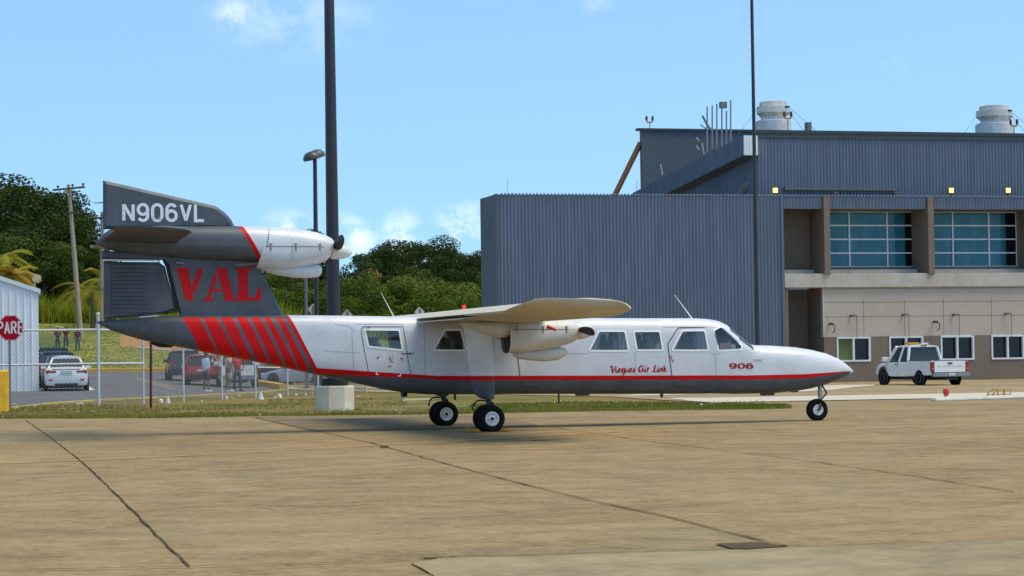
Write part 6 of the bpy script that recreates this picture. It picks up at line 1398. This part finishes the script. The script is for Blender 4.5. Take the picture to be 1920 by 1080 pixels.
    cbox(e, 'side_badge', (bed+1.3, -hw-.004, .78), (bed+1.38, -hw+.01, .98), mat('badge_dark', (.12, .10, .09), .6), 0); cbox(e, 'side_badge', (-L_/2+.35, -hw-.004, .80), (-L_/2+.62, -hw+.01, .90), mat('badge_grey', (.3, .25, .2), .6), 0)
    for sx in (-L_/2+1.12, L_/2-.95):
        for sy in (-1, 1): arch(e, sx, sy*(hw-.012), .40); cwheel(e, sx, sy*(hw-.09), .375, .25)
    if beacons:
        cbox(e, 'light_bar', (bed+.6, -.05, H_+.06), (bed+.82, .55, H_+.15), mat('amber_bar', (.55, .30, .02), .3), .02); cbox(e, 'light_bar', (bed+.6, -.55, H_+.06), (bed+.82, -.16, H_+.13), mat('clear_bar', (.6, .65, .6), .2), .02); cbox(e, 'brake_lamp', (bed+.08, -.16, H_-.04), (bed+.13, .16, H_+.02), TL, .01)
    return e
def HDG(right): return math.pi/2-YAW-R_(right)     # heading measured clockwise from the view direction
CWHITE = mat('paint_white', (.80, .80, .78), .3, coat=.4, var=.04); CNAVY = mat('paint_navy', (.03, .04, .075), .25, coat=.5); CBLK = mat('paint_black', (.018, .018, .022), .25, coat=.5); CBLUE = mat('paint_blue', (.06, .10, .20), .25, coat=.5)
CRED = mat('paint_red', (.45, .015, .02), .3, coat=.5); CSIL = mat('paint_silver', (.40, .44, .52), .3, coat=.5, metal=.2)
pickup(1722, 102.5, HDG(-19), CWHITE, 'white airport pickup truck with amber roof light parked by the beige wall', beacons=True)
sedan(122, 93.5, HDG(-12), CWHITE, 'white sedan seen from behind, nearest of the row beside the metal shed', W_=1.84)
sedan(112, 99.5, HDG(-13), CBLUE, 'dark blue sedan directly in front of the white sedan')
suv(104, 106, HDG(-14), CNAVY, 'navy car third in the row beside the metal shed', H_=1.58, roofrack=False)
suv(96, 113, HDG(-14), CBLK, 'black SUV farthest in the row beside the metal shed', H_=1.78)
suv(342, 125, HDG(-12), mat('paint_slate', (.035, .045, .07), .25, coat=.5), 'dark slate SUV left of the red SUV behind the tail', H_=1.72)
suv(379, 116, HDG(-6), CRED, 'red SUV behind the man in the blue shirt', H_=1.6, roofrack=False)
pickup(443, 112, HDG(-8), CWHITE, 'white pickup with raised tailgate behind the khaki and red clad men', H_=1.9, group='cars parked beyond the fence')
sedan(502, 134, HDG(165), CWHITE, 'white car facing the camera right of the white pickup')
sedan(530, 128, HDG(60), CBLK, 'black car between the white car and the silver sedan')
sedan(566, 122, HDG(-68), CSIL, 'silver-blue sedan side-on near the concrete block')
sedan(655, 124, HDG(-80), CSIL, 'silver-blue car low behind the concrete block, mostly hidden')
# ================================================================== PEOPLE
SKIN = mat('skin_brown', (.20, .10, .065), .6)
def skin_mesh(joints, edges, root):
    me = bpy.data.meshes.new('t'); me.from_pydata([j[:3] for j in joints], edges, []); o = bpy.data.objects.new('t', me); COL.objects.link(o)
    md = o.modifiers.new('s', 'SKIN'); sv = me.skin_vertices[0].data
    for i, j in enumerate(joints): sv[i].radius = (j[3], j[4] if len(j) > 4 else j[3]); sv[i].use_root = (i == root)
    md.use_smooth_shade = True; sb = o.modifiers.new('u', 'SUBSURF'); sb.levels = 1; sb.render_levels = 1
    dg = bpy.context.evaluated_depsgraph_get(); dg.update(); ev = o.evaluated_get(dg); nm = bpy.data.meshes.new_from_object(ev); bpy.data.objects.remove(o); return nm
def person(px, d, face, label, shirt, legs, hair, H=1.74, arms='down', shorts=False, shoe=None, long_shirt=False, stance=.13, group=None, hands=True):
    g = gpt(px, d); e = empty('person', g, face, label, 'person', group); k = H/1.74
    # x forward, y left
    J = [(0, 0, .93, .125, .15), (0, 0, 1.12, .105, .145), (0, 0, 1.34, .12, .17), (0, 0, 1.46, .07, .09), (.01, 0, 1.53, .055), (.02, 0, 1.63, .088, .078), (.01, 0, 1.70, .07, .065)]
    E = [(0, 1), (1, 2), (2, 3), (3, 4), (4, 5), (5, 6)]
    AP = {'down': ((.0, .21, 1.41), (.0, .26, 1.13), (.06, .25, .88)), 'fold': ((.0, .21, 1.41), (-.02, .26, 1.15), (.22, .08, 1.18)), 'up': ((.0, .21, 1.41), (.18, .27, 1.27), (.28, .12, 1.50)), 'hip': ((.0, .21, 1.41), (-.08, .38, 1.18), (.05, .24, 1.0))}
    idx = {}
    for s in (1, -1):
        ap = AP[arms if not isinstance(arms, tuple) else arms[0 if s > 0 else 1]]; b = len(J)
        J += [(ap[0][0], s*ap[0][1]*.9, ap[0][2], .065), (ap[1][0], s*ap[1][1], ap[1][2], .043), (ap[2][0], s*ap[2][1], ap[2][2], .030)]
        dv = (Vector(ap[2])-Vector(ap[1])).normalized(); hx = Vector((ap[2][0], s*ap[2][1], ap[2][2])); dv.y *= s; J.append((*(hx+dv*.07), .036, .022)); E += [(2, b), (b, b+1), (b+1, b+2), (b+2, b+3)]
        # fingers and thumb
        side = dv.cross(Vector((0, 0, 1))); side = side.normalized() if side.length > .1 else Vector((1, 0, 0))
        if hands:
            for f in range(4): J.append((*(hx+dv*(.16-.012*abs(f-1.4))+side*(.016*(f-1.5))), .008)); E.append((b+3, len(J)-1))
            J.append((*(hx+dv*.10+side*.045), .009)); E.append((b+2, len(J)-1))
        idx[s] = b; b = len(J); J += [(0, s*.095, .86, .092), (.015, s*stance*.85, .50, .06), (-.01, s*stance, .12, .042), (-.02, s*stance, .05, .04), (.10, s*(stance+.02), .035, .035), (.17, s*(stance+.02), .03, .028)]; E += [(0, b), (b, b+1), (b+1, b+2), (b+2, b+3), (b+3, b+4), (b+4, b+5)]; idx[s, 'l'] = b
    nm = skin_mesh(J, E, 0); nm.name = 'body'; nm.materials.append(SKIN); o = bpy.data.objects.new('body', nm); COL.objects.link(o); o.parent = e
    def cloth(name, Jc, Ec, m):
        n2 = skin_mesh(Jc, Ec, 0); n2.materials.append(m); q = bpy.data.objects.new(name, n2); COL.objects.link(q); q.parent = e
    gr = .022
    Jc = [(0, 0, .84 if long_shirt else .95, .15, .185), (0, 0, 1.12, .135, .18), (0, 0, 1.34, .14, .19), (0, 0, 1.455, .085, .11)]; Ec = [(0, 1), (1, 2), (2, 3)]
    for s in (1, -1):
        a = J[idx[s]]; b = J[idx[s]+1]; n = len(Jc); Jc += [(a[0], a[1], a[2], .088), (lerp(a[0], b[0], .75), lerp(a[1], b[1], .75), lerp(a[2], b[2], .75), .075)]; Ec += [(2, n), (n, n+1)]
    cloth('shirt', Jc, Ec, shirt)
    Jc = [(0, 0, .97, .13, .165), (0, 0, .90, .135, .17)]; Ec = [(0, 1)]
    for s in (1, -1):
        l = idx[s, 'l']; n = len(Jc); Jc += [(0, s*.10, .84, .115), (J[l+1][0], J[l+1][1], .50, .085 if not shorts else .10)]; Ec += [(1, n), (n, n+1)]
        if not shorts: Jc.append((J[l+2][0], J[l+2][1], .10, .066)); Ec.append((n+1, n+2))
    cloth('shorts' if shorts else 'trousers', Jc, Ec, legs)
    if hair:
        bm = NB(); bmesh.ops.create_icosphere(bm, subdivisions=2, radius=1)
        for v in bm.verts: v.co = Vector((v.co.x*.108-.012, v.co.y*.094, v.co.z*.10+1.675)) if not (v.co.x > .45 and v.co.z < .35) else Vector((v.co.x*.07-.02, v.co.y*.08, v.co.z*.07+1.68))
        link('hair', bm, hair, e, smooth=True)
    # face: nose, eyes, mouth, ears as small raised features
    bm = NB(); box(bm, (.115, 0, 1.625), (.03, .022, .04)); 
    link('nose', bm, SKIN, e)
    for s in (-1, 1):
        bm = NB(); bmesh.ops.create_icosphere(bm, subdivisions=1, radius=.011); bmesh.ops.translate(bm, verts=bm.verts, vec=(.098, s*.032, 1.648)); link('eye', bm, BLACK, e)
        bm = NB(); bmesh.ops.create_icosphere(bm, subdivisions=1, radius=.022); bmesh.ops.translate(bm, verts=bm.verts, vec=(.01, s*.085, 1.635)); link('ear', bm, SKIN, e)
    bm = NB(); box(bm, (.10, 0, 1.585), (.012, .045, .01)); link('mouth', bm, mat('lips', (.14, .05, .04), .6), e)
    if shoe:
        for s in (1, -1):
            bm = NB(); f = J[idx[s, 'l']+3]; box(bm, (f[0]+.09, f[1], .045), (.29, .11, .09)); bmesh.ops.bevel(bm, geom=bm.edges[:], offset=.03, segments=2, affect='EDGES'); link('shoe', bm, shoe, e, smooth=True)
    e.scale = (k, k, k); return e
HB = mat('hair_black', (.012, .01, .01), .7); WSH = mat('shoe_white', (.75, .75, .75), .6); DSH = mat('shoe_dark', (.04, .035, .03), .6)
LB = mat('shirt_light_blue', (.70, .76, .90), .85, var=.12, vscale=6); NV = mat('shorts_navy', (.025, .03, .05), .9); KH = mat('shirt_khaki', (.62, .45, .30), .85, var=.12, vscale=6); KS = mat('shorts_khaki', (.28, .25, .17), .9)
RS = mat('shirt_red', (.50, .02, .03), .85, var=.1, vscale=6); JN = mat('jeans', (.035, .05, .075), .9, var=.25, vscale=6); MR = mat('shirt_maroon', (.13, .012, .03), .85)
FG = 'people standing by the fence'
person(385, 96, HDG(35), 'person in a light blue shirt and dark knee shorts with white shoes by the fence', LB, NV, HB, 1.76, 'up', True, WSH, True, group=FG)
person(426, 97, HDG(60), 'person in a khaki shirt and long khaki shorts with arms folded', KH, KS, HB, 1.78, 'fold', True, WSH, False, .17, group=FG)
person(443, 98.5, HDG(150), 'person in a red shirt and dark jeans with a hand on the hip', RS, JN, HB, 1.76, ('hip', 'down'), False, DSH, False, .15, group=FG)
HG = 'people in maroon shirts on the grassy hill'
person(107, 176, HDG(170), 'leftmost of three people in maroon on the hill, wearing white shoes', MR, JN, HB, 1.7, 'fold', False, WSH, group=HG, hands=False)
person(122.5, 178, HDG(160), 'middle of three people in maroon on the hill, arms raised', MR, JN, HB, 1.72, 'up', False, DSH, group=HG, hands=False)
person(144.5, 174, HDG(190), 'rightmost of three people in maroon on the hill, beside the pole foot', MR, mat('jeans_blue', (.06, .09, .16), .9), HB, 1.78, 'down', False, DSH, group=HG, hands=False)
